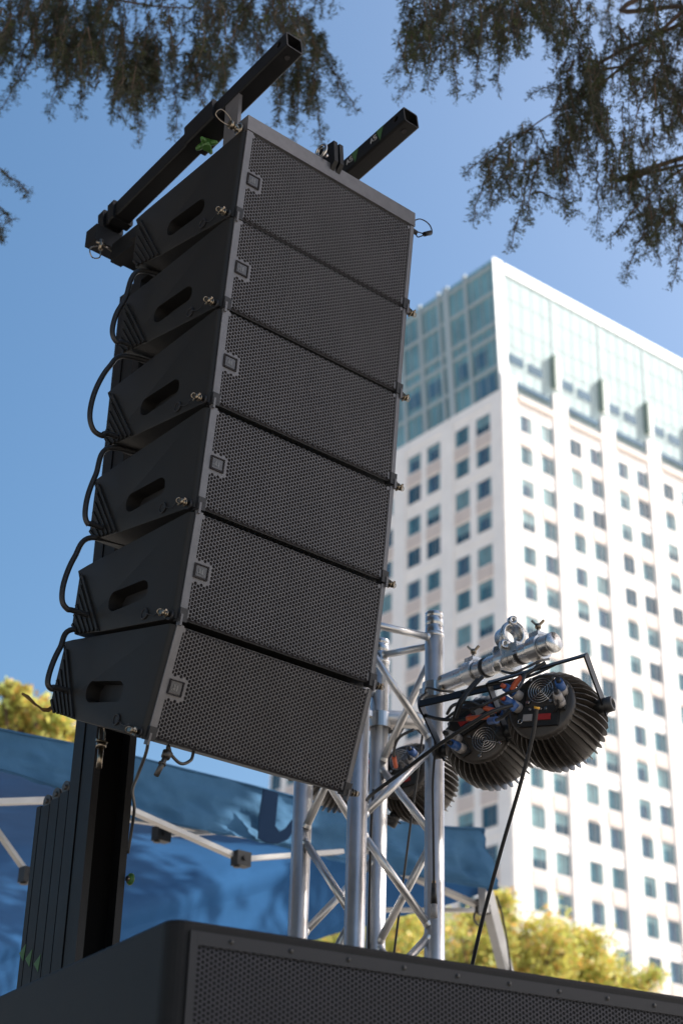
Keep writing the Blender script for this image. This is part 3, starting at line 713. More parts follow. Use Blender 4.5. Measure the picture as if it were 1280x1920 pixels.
# ================================================================ LIFT TOWER
lt = empty('lift_tower', Vector((*G(.3, -1.0, 0).xy, STZ)), 'black telescopic lift tower holding the speaker stack on two square arms', 'lift tower')
AT = R_(7.9)
def arm_pts(s): # axis of the arm: front end, rear end
    f = (.067, .333); L = .93
    return G(s, f[0], f[1]), G(s, f[0] - L * math.cos(AT), f[1] - L * math.sin(AT))
dA = (arm_pts(0)[0] - arm_pts(0)[1]).normalized(); uA = WV.cross(dA).normalized(); uA = uA if uA.z > 0 else -uA
def sqtube(m, a, b, w, t=.004):
    """open square tube with rounded corners and wall thickness"""
    d = (b - a).normalized(); x = WV; y = uA; r = w * .12
    def loop(c, h, rr):
        out = []
        for k, (sx, sy) in enumerate(((1, 1), (-1, 1), (-1, -1), (1, -1))):
            for j in range(4):
                an = math.pi / 2 * k + math.pi / 2 * j / 3; out.append(c + x * (sx * (h - rr) + rr * math.cos(an)) + y * (sy * (h - rr) + rr * math.sin(an)))
        return out
    L = [loop(a, w / 2, r), loop(b, w / 2, r), loop(b, w / 2 - t, r * .6), loop(a, w / 2 - t, r * .6)]
    vs = [p for l in L for p in l]; fs = []
    for i in range(4):
        for k in range(16): p = i * 16 + k; q = i * 16 + (k + 1) % 16; o = 16 if i < 3 else -48; fs.append((p, q, q + o, p + o))
    m.add(vs, fs, False)
for s0, nm in ((.078, 0), (.54, 1)):
    f, b = arm_pts(s0); m = MB(); sqtube(m, f, b, .060 * K)
    arm = m.build('lift_arm', MT['blackm'], lt)
    cu = MB(); c = f - dA * .036 * K; cu.cyl(c - WV * .05 + uA * .004, c + WV * .05 + uA * .004, .0085, n=16); co_ = cu.build('cut', MT['blackin'], lt)
    md = arm.modifiers.new('b', 'BOOLEAN'); md.object = co_; md.solver = 'EXACT'; bpy.context.view_layer.update()
    nm_ = bpy.data.meshes.new_from_object(arm.evaluated_get(bpy.context.evaluated_depsgraph_get())); arm.modifiers.clear(); arm.data = nm_; bpy.data.objects.remove(co_)
    m = MB(); m.mi = 0
    for dd in (.035,):    # bolt holes near the open end
        c = f - dA * dd * K; m.cyl(c - uA * .0305 * K, c - uA * .032 * K, .0085 * K, n=14)
    m.build('bolt_hole', MT['foam'], arm, base=lt.location)
    m = MB(); c = f - dA * .028 * K; m.cyl(c + WV * .0288 * K, c + WV * .0278 * K, .008 * K, n=14)
    if nm == 1:
        m2 = MB(); sd = -WV; base_c = f - WV * .0302 * K
        for dd in (.11, .225, .345):
            c = base_c - dA * dd * K; m2.mi = 0
            m2.prism([c + uA * .024 * K + dA * .02 * K, c + uA * .024 * K - dA * .012 * K, c - uA * .024 * K + dA * .0 * K], sd * .0006)
        m2.mi = 1
        for dd in (.15, .262):       # two small white letters under each arrow
            c = base_c - dA * dd * K - uA * .006 * K
            for (p, q) in (((0, 0), (.006, .018)), ((.006, .018), (.012, 0)), ((.003, .007), (.009, .007)), ((.026, .018), (.016, .018)), ((.016, .018), (.016, .009)), ((.016, .009), (.026, .009)), ((.026, .009), (.026, 0)), ((.026, 0), (.016, 0))):
                m2.bar(c + dA * p[0] * K + uA * p[1] * K + sd * .0006, c + dA * q[0] * K + uA * q[1] * K + sd * .0006, .0008, .0028 * K, sd)
        m2.build('arrow_sticker', [MT['greens'], MT['white']], arm, base=lt.location)
    if nm == 0:
        m = MB(); p = f - dA * .335 * K; q = f - dA * .475 * K; sqtube(m, p, q, .082 * K, .010); m.build('sleeve', MT['blackm'], arm, base=lt.location)
        m = MB(); c = (f - dA * .42 * K) - uA * .038 * K + WV * .0 * K
        m.mi = 1; m.cyl(c + uA * .004, c - uA * .014, .007)
        m.mi = 0; m.cyl(c - uA * .010, c - uA * .030, .014, .011, n=14)
        for k in range(4):
            e = Quaternion(uA, math.pi / 2 * k + .5) @ dA; m.tube([c - uA * .014 + e * .008, c - uA * .020 + e * .020, c - uA * .022 + e * .029], .006, 8, True, [.008, .0072, .004])
        m.build('clamp_knob', [MT['green'], MT['steel']], arm, base=lt.location)
    m = MB()
    for dd in (.86, .915): p = f - dA * dd * K; sqtube(m, p, p - dA * .03 * K, .078 * K, .008)
    m.build('end_collar', MT['blackm'], arm, base=lt.location)
m = MB(); gbox(m, .005, .61, -.875, -.815, .092, .152); m.build('crossbar', MT['blackm'], lt)
for s0 in (.06, .515): m = MB(); gbox(m, s0, s0 + .04, -.80, -.62, .02, .09); m.build('link_plate', MT['blackm'], lt)
m = MB(); c = G(.02, -.8, .085); m.cyl(c, c - UV * .03, .006); m.cyl(c - UV * .012 - WV * .015, c - UV * .012 + WV * .015, .003); m.bar(c - UV * .01, c - UV * .02 + WV * .04, .003, .004); m.tube(catmull([c - UV * .02, c - UV * .04 - WV * .03, c - UV * .065 - WV * .022, c - UV * .055 + WV * .0, c - UV * .03], 6), .0018, 6); m.build('release_pin', MT['steel'], lt)
# mast: nested vertical sections, the front one tallest
ZB = (STZ - EYE.z) / K - A0.z
def gsec(m, s0, s1, n0, n1, ztop, zbot=ZB, groove=True):
    # upright profile with flanges and a centre channel (front view)
    fl = (s1 - s0) * .17; d = .035
    gbox(m, s0, s0 + fl, n0, n1, zbot, ztop); gbox(m, s1 - fl, s1, n0, n1, zbot, ztop); m.mi = 1; gbox(m, s0 + fl, s1 - fl, n0 + .002, n1 - d, zbot, ztop - .002); m.mi = 0
m = MB(); gsec(m, .237, .372, -.958, -.90, .10); o = m.build('mast_section', [MT['blackm'], MT['deep']], lt)
m = MB(); gsec(m, .234, .375, -1.012, -.962, .08); m.build('mast_section', [MT['blackm'], MT['deep']], lt)
NS = [(-1.060, -1.016, -1.590), (-1.108, -1.064, -1.600), (-1.156, -1.112, -1.610), (-1.182, -1.160, -1.625)]
for i, (n0, n1, zt_) in enumerate(NS):
    m = MB(); gsec(m, .234, .375, n0, n1, zt_ - (.02 if i < 3 else 0)); sct = m.build('mast_section', [MT['blackm'], MT['deep']], lt)
    nm_ = (n0 + n1) / 2
    if i < 3:
        m = MB(); zz = zt_ - .006
        m.cyl(G(.236, nm_, zz), G(.248, nm_, zz), .019 * K, n=16); m.cyl(G(.230, nm_, zz), G(.252, nm_, zz), .008 * K, n=10); m.cyl(G(.262, nm_, zz), G(.274, nm_, zz), .019 * K, n=16)
        m.build('pulley', MT['wire'], sct, base=lt.location)
    if i > 0:
        m = MB(); c = G(.2335, nm_, -2.10 + .02 * i); m.prism([c + UV * .018 + NV * .013, c - UV * .020 + NV * .008, c + UV * .0 - NV * .013], -WV * .0008); m.build('arrow_sticker', MT['greens'], sct, base=lt.location)
m = MB(); gbox(m, .225, .384, -1.27, -.89, -2.27, -2.2); gbox(m, .2, .41, -1.3, -.85, ZB, ZB + .12); m.build('base', MT['blackm'], lt)
m = MB()
for sx, sn in ((-1, 1), (1, 1), (-1, -1), (1, -1)):
    c = G(.305, -1.08, ZB + .05); m.bar(c, c + WV * .7 * sx * K * 1.0 + NV * .5 * sn * K - UV * 0.0, .04, .05)
m.build('outrigger', MT['blackm'], lt)
m = MB(); gbox(m, .215, .39, -.905, -.86, -.02, .22); gbox(m, .215, .39, -.86, -.81, .06, .21); m.build('carriage', MT['blackm'], lt)
m = MB(); c = onplane(238, 1647, G(.376, -.93, -1.9), WV); m.cyl(c, c + WV * .012, .006); m.mi = 1; m.lathe([(.004, .0), (.005, .010), (.008, .014), (.012, .014), (.015, .010), (.016, 0)], c, WV, 16); m.build('clamp_knob', [MT['steel'], MT['green']], lt)
# safety pin hanging at the front of the mast
c = onplane(190, 1398, G(.3, -.6, 0), NV)
m = MB(); m.cyl(c, c - UV * .05, .006); m.cyl(c - UV * .005, c + UV * .006, .011); m.cyl(c - WV * .014 + UV * .01, c + WV * .014 + UV * .01, .003); m.tube(catmull([c + UV * .008 - WV * .005, c + UV * .03 - WV * .006, c + UV * .045, c + UV * .03 + WV * .006, c + UV * .008 + WV * .005], 5), .002, 6)
m.tube([c + UV * .043, c + UV * .16], .0013, 6)
single(m, 'release_pin', MT['steel'], 'steel quick release pin dangling on a wire in front of the mast', 'pin')
c = onplane(313, 1415, G(.1, YZ[6][0] - .03, 0), NV)
m = MB(); d = (Vector((-.35, -.2, -1))).normalized(); m.cyl(c, c + d * .05, .0055, n=12); m.cyl(c - d * .006, c + d * .008, .011, .009, n=12); m.cyl(c + d * .02, c + d * .024, .008, n=12)
e1 = onplane(316, 1398, G(.1, YZ[6][0] - .03, 0), NV); q1 = onplane(322, 1416, G(.1, YZ[6][0] - .03, 0), NV); q2 = onplane(340, 1432, G(.1, YZ[6][0] - .03, 0), NV); q3 = onplane(357, 1426, G(.1, YZ[6][0] - .03, 0), NV); q4 = onplane(362, 1414, G(.1, YZ[6][0] - .03, 0), NV)
m.tube(catmull([c, e1, q1, q2, q3, q4, q4 + UV * .02], 6), .0034, 8)
single(m, 'release_pin', MT['wire'], 'dark release pin on a rubber loop hanging under the bottom speaker', 'pin')

# speaker link cables bulging out behind the left side
def gl(x, y, n): return onplane(x, y, G(0, n, 0), NV)
loops = [([(262, 508), (235, 560), (218, 590), (211, 622), (219, 641), (236, 644)], -.48), ([(236, 668), (205, 688), (180, 730), (169, 775), (175, 805), (192, 817), (206, 814)], -.50),
         ([(205, 840), (180, 890), (165, 930), (160, 965), (166, 983), (176, 984)], -.53), ([(172, 1008), (140, 1045), (121, 1090), (117, 1125), (127, 1142), (142, 1146)], -.56),
         ([(138, 1180), (113, 1215), (97, 1250), (90, 1280), (98, 1292), (108, 1290)], -.62)]
ll = ['first and second', 'second and third', 'third and fourth', 'fourth and fifth', 'fifth and bottom']
for i, (pp, n) in enumerate(loops):
    pts = [gl(x, y, n) for x, y in pp]; pts = [pts[0] + WV * .12 + NV * .03] + pts + [pts[-1] + WV * .12]
    m = MB(); m.tube(catmull(pts, 8), .0062, 10)
    single(m, 'link_cable', MT['rubber'], 'thick black link cable looping out behind the %s speakers from the top' % ll[i] if i < 4 else 'thick black link cable looping out beside the bottom speaker', 'cable', 'cables linking the speakers')
m = MB(); P0 = [(102, 1325), (92, 1332), (80, 1332), (66, 1322), (52, 1308), (41, 1301)]; wd = [7, 9, 12, 14, 10, 3]
pts = [gl(x, y, -.72) for x, y in P0]; vs = []
for i, p in enumerate(pts): h = wd[i] / FPX * 3.2 * .5; t_ = Quaternion(RT, .5 * i) @ UP; vs += [p + t_ * h, p - t_ * h]
m.add(vs, [(2 * i, 2 * i + 1, 2 * i + 3, 2 * i + 2) for i in range(5)], True); so_ = single(m, 'hanging_strap', MT['dleaf'], 'twisted brown strap end sticking out behind the bottom speaker', 'strap')
md = so_.modifiers.new('th', 'SOLIDIFY'); md.thickness = .003
m = MB(); m.tube(catmull([gl(278, 1393, -.3), gl(273, 1415, -.35), gl(258, 1455, -.45), gl(249, 1482, -.6), gl(252, 1520, -.8), gl(240, 1600, -.86)], 8), .0035, 8)
single(m, 'drop_cable', MT['rubber'], 'thin black cable dropping from the bottom speaker beside the mast', 'cable')

# ================================================================ TRUSS
TP = [Vector((-.076, 3.891, 0)), Vector((.061, 3.694, 0)), Vector((.258, 3.831, 0)), Vector((.121, 4.028, 0))]   # left, front, right, back
tt = empty('truss', Vector((.091, 3.861, STZ)), 'upright square aluminium truss standing right of the speaker stack', 'truss')
TT = 1.655 + 1.6
for p in TP:
    m = MB(); m.cyl(Vector((p.x, p.y, STZ)), Vector((p.x, p.y, TT)), .025, n=28)
    m.lathe([(0, .025), (.002, .0268), (.008, .0268), (.010, .025)], Vector((p.x, p.y, TT - .012)), (0, 0, 1), 28)
    ch = m.build('chord_tube', MT['alu'], tt)
    m = MB(); b = Vector((p.x, p.y, TT)); m.lathe([(0, .0245), (.018, .0245), (.019, .0235), (.022, .0235), (.023, .0245), (.042, .0245), (.043, .0235), (.046, .0235), (.047, .0245), (.058, .0243), (.060, .0225), (.060, .017), (.03, .017)], b, (0, 0, 1), 28)
    m.build('coupler', MT['alub'], ch, base=tt.location)
def diag(i, zi, j, zj, r=.010):
    a, b = TP[i] + Vector((0, 0, zi + 1.6)), TP[j] + Vector((0, 0, zj + 1.6)); d = (TP[j] - TP[i]).normalized(); a = a + d * .020; b = b - d * .020
    m = MB(); m.cyl(a, b, r, n=14); m.lathe([(0, .0125), (.006, .0115), (.010, .0102)], a, (b - a), 14); m.lathe([(0, .0125), (.006, .0115), (.010, .0102)], b, (a - b), 14)
    m.build('brace', MT['alu'], tt)
L_, F_, R2, B_ = 0, 1, 2, 3
diag(F_, 1.625, R2, 1.64); diag(B_, 1.665, R2, 1.625); diag(L_, 1.63, F_, 1.63); diag(L_, 1.63, B_, 1.63)
z = 1.56; k = 0
seqs = [(F_, R2, 1.56, [1.36, 1.32, 1.115, 1.065, .88, .85, .65, .61, .41, .37, .17, .13, -.07, -.11, -.31, -.35, -.55, -.59, -.79]),
        (R2, B_, 1.58, [1.36, 1.33, 1.12, 1.08, .88, .86, .65, .61, .41, .37, .17, .13, -.07, -.11, -.31, -.35, -.55, -.59, -.79]),
        (L_, F_, 1.58, [1.37, 1.35, 1.13, 1.09, .88, .85, .65, .61, .41, .37, .17, .13, -.07, -.11, -.31, -.35, -.55, -.59, -.79]),
        (B_, L_, 1.56, [1.37, 1.33, 1.11, 1.08, .87, .84, .64, .61, .41, .37, .17, .13, -.07, -.11, -.31, -.35, -.55, -.59, -.79])]
for a, b, z0, zs in seqs:
    cur, oth = a, b; zc = z0; it = iter(zs)
    for zz in it:
        diag(cur, zc, oth, zz); cur, oth = oth, cur
        zc = next(it, None)
        if zc is None: break

# ================================================================ LIGHT PIPES, CLAMPS, FIXTURES
pd = Vector((.574, -.819, 0))
def clamp(m, c, ax, R=.027, w=.03):
    """half coupler: a band round the pipe with bolt lug and wing nut"""
    ax = Vector(ax).normalized()
    m.lathe([(-w / 2, R), (-w / 2, R + .006), (w / 2, R + .006), (w / 2, R), (-w / 2, R)], c, ax, 28, False)
def lug(m, c, ax, out, R=.03, wing=True):
    ax = Vector(ax).normalized(); out = Vector(out).normalized(); t = ax.cross(out).normalized()
    m.box(c + out * (R + .006), out, t, ax, .012, .008, .013)
    m.cyl(c + out * (R + .004) - t * .022, c + out * (R + .004) + t * .03, .004, n=10)
    if wing:
        q = c + out * (R + .004) + t * .03; m.cyl(q - t * .004, q + t * .006, .008, .006, n=12)
        for s in (-1, 1): m.bar(q, q + (ax * s * .8 + t * .9).normalized() * .022, .008, .003, t)
pipes = []
def pipe(start, L, label, name='lighting_pipe'):
    e = empty(name, start, label, 'pipe', 'pipes clamped to the truss'); m = MB()
    end = start + pd * L; m.tube([start, end], .0242, 28, False); m.tube([start, end - pd * .002], .0215, 28, False); m.build('tube', MT['alub'], e)
    m = MB(); m.lathe([(0, 0), (.0, .024), (.004, .0255), (.010, .0255), (.010, .0)], end - pd * .004, pd, 28); m.build('end_cap', MT['alub'], e); return e, end
# front pipe hangs off the right chord, rear pipe off the back chord
zc = 1.47 + 1.6
p0 = Vector((TP[R2].x, TP[R2].y, zc + .03)) + pd * .045
e1 = onplane(1035, 1205, p0, Vector((pd.y, -pd.x, 0)))
pa = p0 + Vector((0, 0, -.0)); Lp = (e1 - p0).dot(pd); pd3 = (e1 - p0).normalized(); Lp = (e1 - p0).length
pd = pd3
P1, P1e = pipe(p0, Lp, 'shiny aluminium pipe with capped end pointing right from the truss')
b0 = Vector((TP[B_].x, TP[B_].y, 1.51 + 1.6)); rear_s = b0 + Vector((.045, .0, -.01))
P2, P2e = pipe(rear_s + pd * .0, .0 + .34, 'aluminium pipe behind the truss tubes holding the rear fixture') if False else (None, None)
pd_r = Vector((.80, .60, -.0)).normalized()
def clampthing(c_v, label, side, pipe_pt):
    e = empty('pipe_clamp', c_v, label, 'clamp', 'couplers joining pipes and tubes')
    m = MB(); clamp(m, c_v, (0, 0, 1), .0262, .042); m.box(c_v + side * .036, side, (0, 0, 1), side.cross(Vector((0, 0, 1))), .014, .020, .016); m.build('band', MT['alub'], e)
    m = MB(); q = c_v + side * .05; t = side.cross(Vector((0, 0, 1)))
    for zz in (-.012, .014): m.cyl(q + Vector((0, 0, zz)) - t * .02, q + Vector((0, 0, zz)) + t * .026, .0045, n=10); m.cyl(q + Vector((0, 0, zz)) + t * .016, q + Vector((0, 0, zz)) + t * .024, .009, n=6)
    m.build('bolt', MT['steel'], e)
    m = MB(); t2 = -side; m.box(c_v + t2 * .038 + Vector((0, 0, .012)), t2, t, (0, 0, 1), .014, .01, .008); m.bar(c_v + t2 * .045 - t * .02 + Vector((0, 0, .02)), c_v + t2 * .02 - t * .05 + Vector((0, 0, .038)), .012, .004); m.build('latch', MT['alub'], e)
pdh = Vector((pd.x, pd.y, 0)).normalized()
clampthing(Vector((TP[R2].x, TP[R2].y, 1.49 + 1.6)), 'aluminium coupler clamped round the right truss tube at the pipe', pdh, p0)
clampthing(Vector((TP[B_].x, TP[B_].y, 1.475 + 1.6)), 'aluminium coupler clamped round the rear truss tube', pd_r, b0)
# empty trigger clamp on top of the pipe
def onpipe(x): # point on the pipe axis seen at image column x
    best = min((abs(px(p0 + pd * (Lp * t / 200))[0] - x), t) for t in range(201))[1]; return p0 + pd * (Lp * best / 200)
ec = onpipe(952)
e = empty('pipe_clamp', ec + Vector((0, 0, .025)), 'open polished clamp standing empty on top of the pipe', 'clamp', 'couplers joining pipes and tubes')
upv = (Vector((0, 0, 1)) - pd * pd.z).normalized(); sdv = pd.cross(upv)
m = MB(); cc = ec + upv * .062 - sdv * .004 - pd * .0; axc = (pd * .97 + sdv * .25).normalized()
m.lathe([(-.025, .0245), (-.025, .030), (.025, .030), (.025, .0245), (-.025, .0245)], cc, axc, 32, True)
# flat cheek plates with lobes
sc = sdv
for pz in (.022,):
    m.prism([cc + axc * pz + upv * a + sc * b for a, b in ((.026, -.02), (.036, -.005), (.038, .008), (.030, .018), (.026, .026), (.0, .034), (-.03, .044), (-.045, .05), (-.050, .038), (-.03, .02), (-.024, .0), (-.040, -.01), (-.044, -.024), (-.034, -.034), (-.02, -.03), (0, -.034), (.016, -.03))][::1], axc * .006) if False else None
    for a, b in ((.034, .004), (-.034, -.026), (-.036, .03)): q = cc + axc * pz + upv * a + sc * b; m.lathe([(-.006, .005), (-.006, .012), (.006, .012), (.006, .005), (-.006, .005)], q, axc, 18, True)
    m.lathe([(.016, .026), (.016, .034), (.024, .034), (.024, .026), (.016, .026)], cc, axc, 32, True)
m.box(ec + upv * .028, axc, upv, sdv, .02, .010, .022)
for pz in (-.022, .016):
    m.prism([cc + axc * pz + upv * a + sc * b for a, b in ((-.022, -.022), (-.034, -.036), (-.050, -.034), (-.072, -.026), (-.092, -.034), (-.100, -.022), (-.092, .024), (-.098, .036), (-.086, .044), (-.066, .036), (-.046, .044), (-.032, .040), (-.024, .022))], axc * .006)
m.build('jaw', MT['alub'], e)
m = MB(); clamp(m, ec, pd, .0255, .044); m.box(ec + pd * .04 + upv * .01 - sdv * .0, pd, upv, sdv, .02, .016, .026); m.build('band', MT['alub'], e)
m = MB(); q = cc - upv * .028 - sc * .026; m.cyl(q + axc * .02, q - axc * .062, .0065, n=12); m.cyl(q - axc * .018, q - axc * .026, .012, .010, n=12)
for s_ in (1, -1): m.bar(q - axc * .03, q - axc * .045 + upv * .02 * s_ - sc * .006, .009, .0035, axc)
m.build('wing_bolt', MT['steel'], e)
for xc in (912, 978):
    c = onpipe(xc); m = MB(); m.lathe([(-.006, .0247), (-.006, .0262), (.006, .0262), (.006, .0247)], c, pd, 24); single(m, 'cable_tie', MT['rubber'], 'black hook and loop wrap round the pipe %s' % ('near the truss' if xc == 912 else 'beside the capped end'), 'cable tie', 'wraps tying cables to the pipe')
# hook clamps on the pipe
def hook(xcol, label, upside=1):
    c = onpipe(xcol); e = empty('hook_clamp', c, label, 'clamp', 'clamps holding the light fixtures')
    m = MB(); clamp(m, c, pd, .0255, .034); m.box(c + upv * .030 * upside, pd, upv, sdv, .017, .008, .016); m.build('band', MT['alub'], e)
    m = MB(); q = c + upv * .036 * upside; m.cyl(q, q + upv * .024 * upside, .0045, n=10); q2 = q + upv * .02 * upside; m.cyl(q2 - upv * .004, q2 + upv * .006, .008, n=10)
    for a in (.3, 2.4, 4.2): dd = Quaternion(upv, a) @ pd; m.bar(q2, q2 + (dd * .8 + upv * upside * .7).normalized() * .022, .008, .003, upv)
    m.build('wing_nut', MT['steel'], e); m = MB(); q = c - upv * .034; m.cyl(q, q - upv * .02, .006, n=10); m.cyl(q - upv * .014, q - upv * .02, .011, n=6)
    m.build('lower_bolt', MT['steel'], e); return c
hook(886, 'hook clamp near the truss gripping the pipe'); hk2 = hook(1008, 'hook clamp with wing nut near the capped end of the pipe')

def fixture(plate, axis, pivot, attach, label, det=True, rot=0.0, nfin=38):
    """round LED par: rear plate centre, axis towards the lens, pivot axis of the yoke, point where it hangs"""
    axis = axis.normalized(); pv = (pivot - axis * pivot.dot(axis)).normalized(); tv = axis.cross(pv).normalized(); tv = tv if tv.z > 0 else -tv
    e = empty('stage_light', attach, label, 'stage light', 'round finned stage lights on the truss')
    m = MB(); m.lathe([(0, 0), (0, .074), (.004, .080), (.012, .081), (.02, .078)], plate, axis, 40); m.lathe([(.01, .072), (.04, .082), (.09, .090), (.14, .088), (.155, .084), (.160, .078), (.150, .072), (.150, 0)], plate, axis, 40); m.build('housing', MT['fin'], e)
    m = MB()
    prof = [(.006, .076), (.010, .084), (.030, .098), (.060, .108), (.095, .111), (.125, .109), (.145, .102), (.152, .094), (.152, .082), (.09, .088), (.04, .080), (.01, .072)]
    for k in range(nfin):
        d = Quaternion(axis, 2 * math.pi * k / nfin) @ pv; t = axis.cross(d) * .0014
        m.prism([plate + axis * a + d * r - t * .5 for a, r in prof], t * 1.6)
    m.build('cooling_fin', MT['fin'], e)
    m = MB(); m.lathe([(.149, .0), (.1505, .072)], plate, axis, 32); m.build('lens', MT['lens'], e)
    # rear: fan guard, connectors, display
    def RP(a, b, h=0): return plate + pv * a + tv * b - axis * h
    m = MB(); gc = (-.006, .022)
    gcx, gcy = Quaternion(axis, rot) @ pv, Quaternion(axis, rot) @ tv
    c = plate + gcx * -.002 + gcy * .034 - axis * .006
    for r in (.006, .012, .018, .024, .030): m.ring(c, axis, r, .0011, 28, 6)
    for a in (.785, 2.356): dd = Quaternion(axis, a) @ gcx; m.tube([c - dd * .040 + axis * .003, c + dd * .040 + axis * .003], .0013, 6)
    for a in (.785, 2.356, 3.93, 5.5): dd = Quaternion(axis, a) @ gcx; m.cyl(c + dd * .040 + axis * .006, c + dd * .040 - axis * .002, .004, n=10)
    m.build('fan_guard', MT['chrome'], e)
    def PP(a, b, h=0): return plate + gcx * a + gcy * b - axis * h
    m = MB(); m.box(PP(0, -.030, .004), gcx, gcy, axis, .05, .024, .004); m.box(PP(-.052, .01, .004), gcx, gcy, axis, .012, .03, .005); m.box(PP(.052, .012, .004), gcx, gcy, axis, .012, .03, .005); m.build('control_panel', MT['plastic'], e)
    m = MB(); m.mi = 0; m.box(PP(.014, -.034, .0095), gcx, gcy, axis, .018, .007, .0016); m.mi = 1; m.box(PP(-.024, -.034, .0095), gcx, gcy, axis, .011, .008, .0016)
    m.mi = 2
    for k in range(4): m.cyl(PP(-.02 + .013 * k, -.014, .008), PP(-.02 + .013 * k, -.014, .012), .0035, n=10)
    m.ring(PP(-.042, -.042, .009), axis, .005, .001, 14, 6); m.build('display', [MT['red'], MT['greyc'], MT['chrome']], e)
    for (a, b, mm_) in ((-.052, .022, 'bluec'), (-.050, -.008, 'bluec'), (.054, .024, 'bluec'), (.052, -.004, 'greyc')):
        m = MB(); q = PP(a, b, .006); dd = (-axis + gcx * (-.35 if a < 0 else .25) + tv * .1).normalized()
        m.mi = 0; m.cyl(q, q + dd * .022, .0125, n=14); m.mi = 1; m.cyl(q + dd * .020, q + dd * .048, .0115, .0095, n=14); m.mi = 2; m.cyl(q + dd * .047, q + dd * .058, .006, .005, n=10)
        m.build('connector', [MT['greyc'], MT[mm_] if det else MT['bluec'], MT['orange'] if mm_ == 'bluec' and a < 0 else MT['rubber']], e)
    # yoke
    bc = plate + axis * .075; RY = .122; up = attach - bc; up = (up - pv * up.dot(pv)); H = up.length; up.normalize()
    m = MB(); t = .004; wv = pv.cross(up)
    for s in (-1, 1): m.box(bc + pv * s * RY + up * (H * .5 - .01), pv, up, wv, t / 2, H * .5 + .01, .015)
    m.box(bc + up * H, pv, up, wv, RY + t / 2, t / 2, .0125)
    m.build('yoke', MT['blackm'], e)
    for s in (-1, 1):
        m = MB(); m.mi = 0; m.cyl(bc + pv * s * (RY - .02), bc + pv * s * (RY + .012), .016, n=20); m.lathe([(0, .018), (.016, .017), (.018, .012), (.012, .009), (.012, 0)], bc + pv * s * (RY + .004), pv * s, 24); m.build('pivot_knob', MT['plastic'], e)
    return e
vv = ray(1016, 1320).normalized()
def dirv(r, u, f): return (RT * r + UP * u + FW * f).normalized()
axA = dirv(.51, -.51, .69)
P2c = at(1013, 1322, 3.50); fx2 = fixture(P2c, axA, dirv(1, .35, -.48), at(1035, 1246, 3.53), 'round finned black stage light hanging at the capped end of the pipe', True, .2)
P1c = at(896, 1368, 3.66); fx1 = fixture(P1c, dirv(.42, -.46, .78), dirv(1, .28, -.37), at(925, 1288, 3.64), 'round finned black stage light hanging next to the right truss tube', True, 2.75)
P3c = at(752, 1446, 4.35); fx3 = fixture(P3c, dirv(.55, -.5, .67), dirv(.75, .2, .62), at(770, 1332, 4.35), 'round finned black stage light seen between the rear truss tubes', True, .9)
P4c = at(640, 1432, 4.45); fx4 = fixture(P4c, dirv(-.2, -.45, .87), dirv(1, .1, .1), at(640, 1330, 4.45), 'round black stage light mostly hidden behind the bottom of the speaker stack', True, .4)
# rear pipe (carries the two rear lights)
e = empty('lighting_pipe', at(590, 1345, 4.42), 'aluminium pipe crossing behind the truss tubes', 'pipe', 'pipes clamped to the truss')
m = MB(); q1, q2 = at(560, 1338, 4.36), at(800, 1352, 4.22); m.tube([q1, q2], .0242, 24, True); m.build('tube', MT['alu'], e)
# ---- cables around the lights
def cab(pts, r, label, mats=None, name='power_cable', grp='black cables around the truss and lights', ends=None):
    P = catmull([at(*p) for p in pts], 8); m = MB(); m.tube(P, r, 8)
    if ends:
        for (i0, i1, rr, mi) in ends: m.mi = mi; a = int(i0 * (len(P) - 1)); b = max(a + 1, int(i1 * (len(P) - 1))); m.tube(P[a:b + 1], rr, 10)
    return single(m, name, mats or MT['rubber'], label, 'cable', grp)
cab([(800, 1300, 3.86), (786, 1312, 3.82), (790, 1335, 3.74), (812, 1346, 3.68), (850, 1350, 3.63), (890, 1346, 3.58), (925, 1343, 3.55)], .0045, 'dark cable curving round the right truss tube to an orange sleeve', [MT['rubber'], MT['orange']], ends=[(.78, .97, .0062, 1)])
cab([(797, 1305, 3.88), (800, 1290, 3.82), (825, 1295, 3.77), (850, 1297, 3.8)], .003, 'thin cable wrapped round the right truss tube below the coupler')
cab([(838, 1338, 3.68), (850, 1322, 3.62), (880, 1317, 3.58), (910, 1328, 3.56), (935, 1334, 3.55)], .004, 'black cable arching above the left stage light', [MT['rubber'], MT['orange']], ends=[(.72, .95, .006, 1)])
cab([(835, 1348, 3.66), (862, 1330, 3.62), (885, 1334, 3.6), (890, 1352, 3.6)], .0035, 'short black cable looping beside the left stage light')
cab([(1022, 1242, 3.5), (990, 1262, 3.5), (968, 1278, 3.5), (955, 1302, 3.5)], .0045, 'grey cable falling from the pipe to a blue connector', [MT['rubber'], MT['orange']], ends=[(.52, .9, .0064, 1)])
cab([(1040, 1246, 3.6), (985, 1270, 3.58), (900, 1288, 3.6), (850, 1300, 3.72)], .0035, 'black cable strapped under the pipe')
cab([(960, 1322, 3.45), (920, 1335, 3.44), (870, 1365, 3.46), (810, 1405, 3.5), (750, 1450, 3.55), (700, 1487, 3.6), (688, 1500, 3.66)], .0045, 'long black cable running diagonally down across the shiny brace')
cab([(1006, 1325, 3.42), (998, 1380, 3.42), (975, 1470, 3.43), (940, 1590, 3.45), (905, 1720, 3.46), (880, 1830, 3.47)], .0045, 'black cable hanging straight down from the right stage light', [MT['rubber'], MT['yellow']], ends=[(0, .012, .007, 1)])
cab([(808, 1362, 3.74), (815, 1395, 3.74), (811, 1470, 3.74), (812, 1560, 3.74), (813, 1640, 3.74), (813, 1672, 3.74)], .003, 'thin black cable taped down the right truss tube')
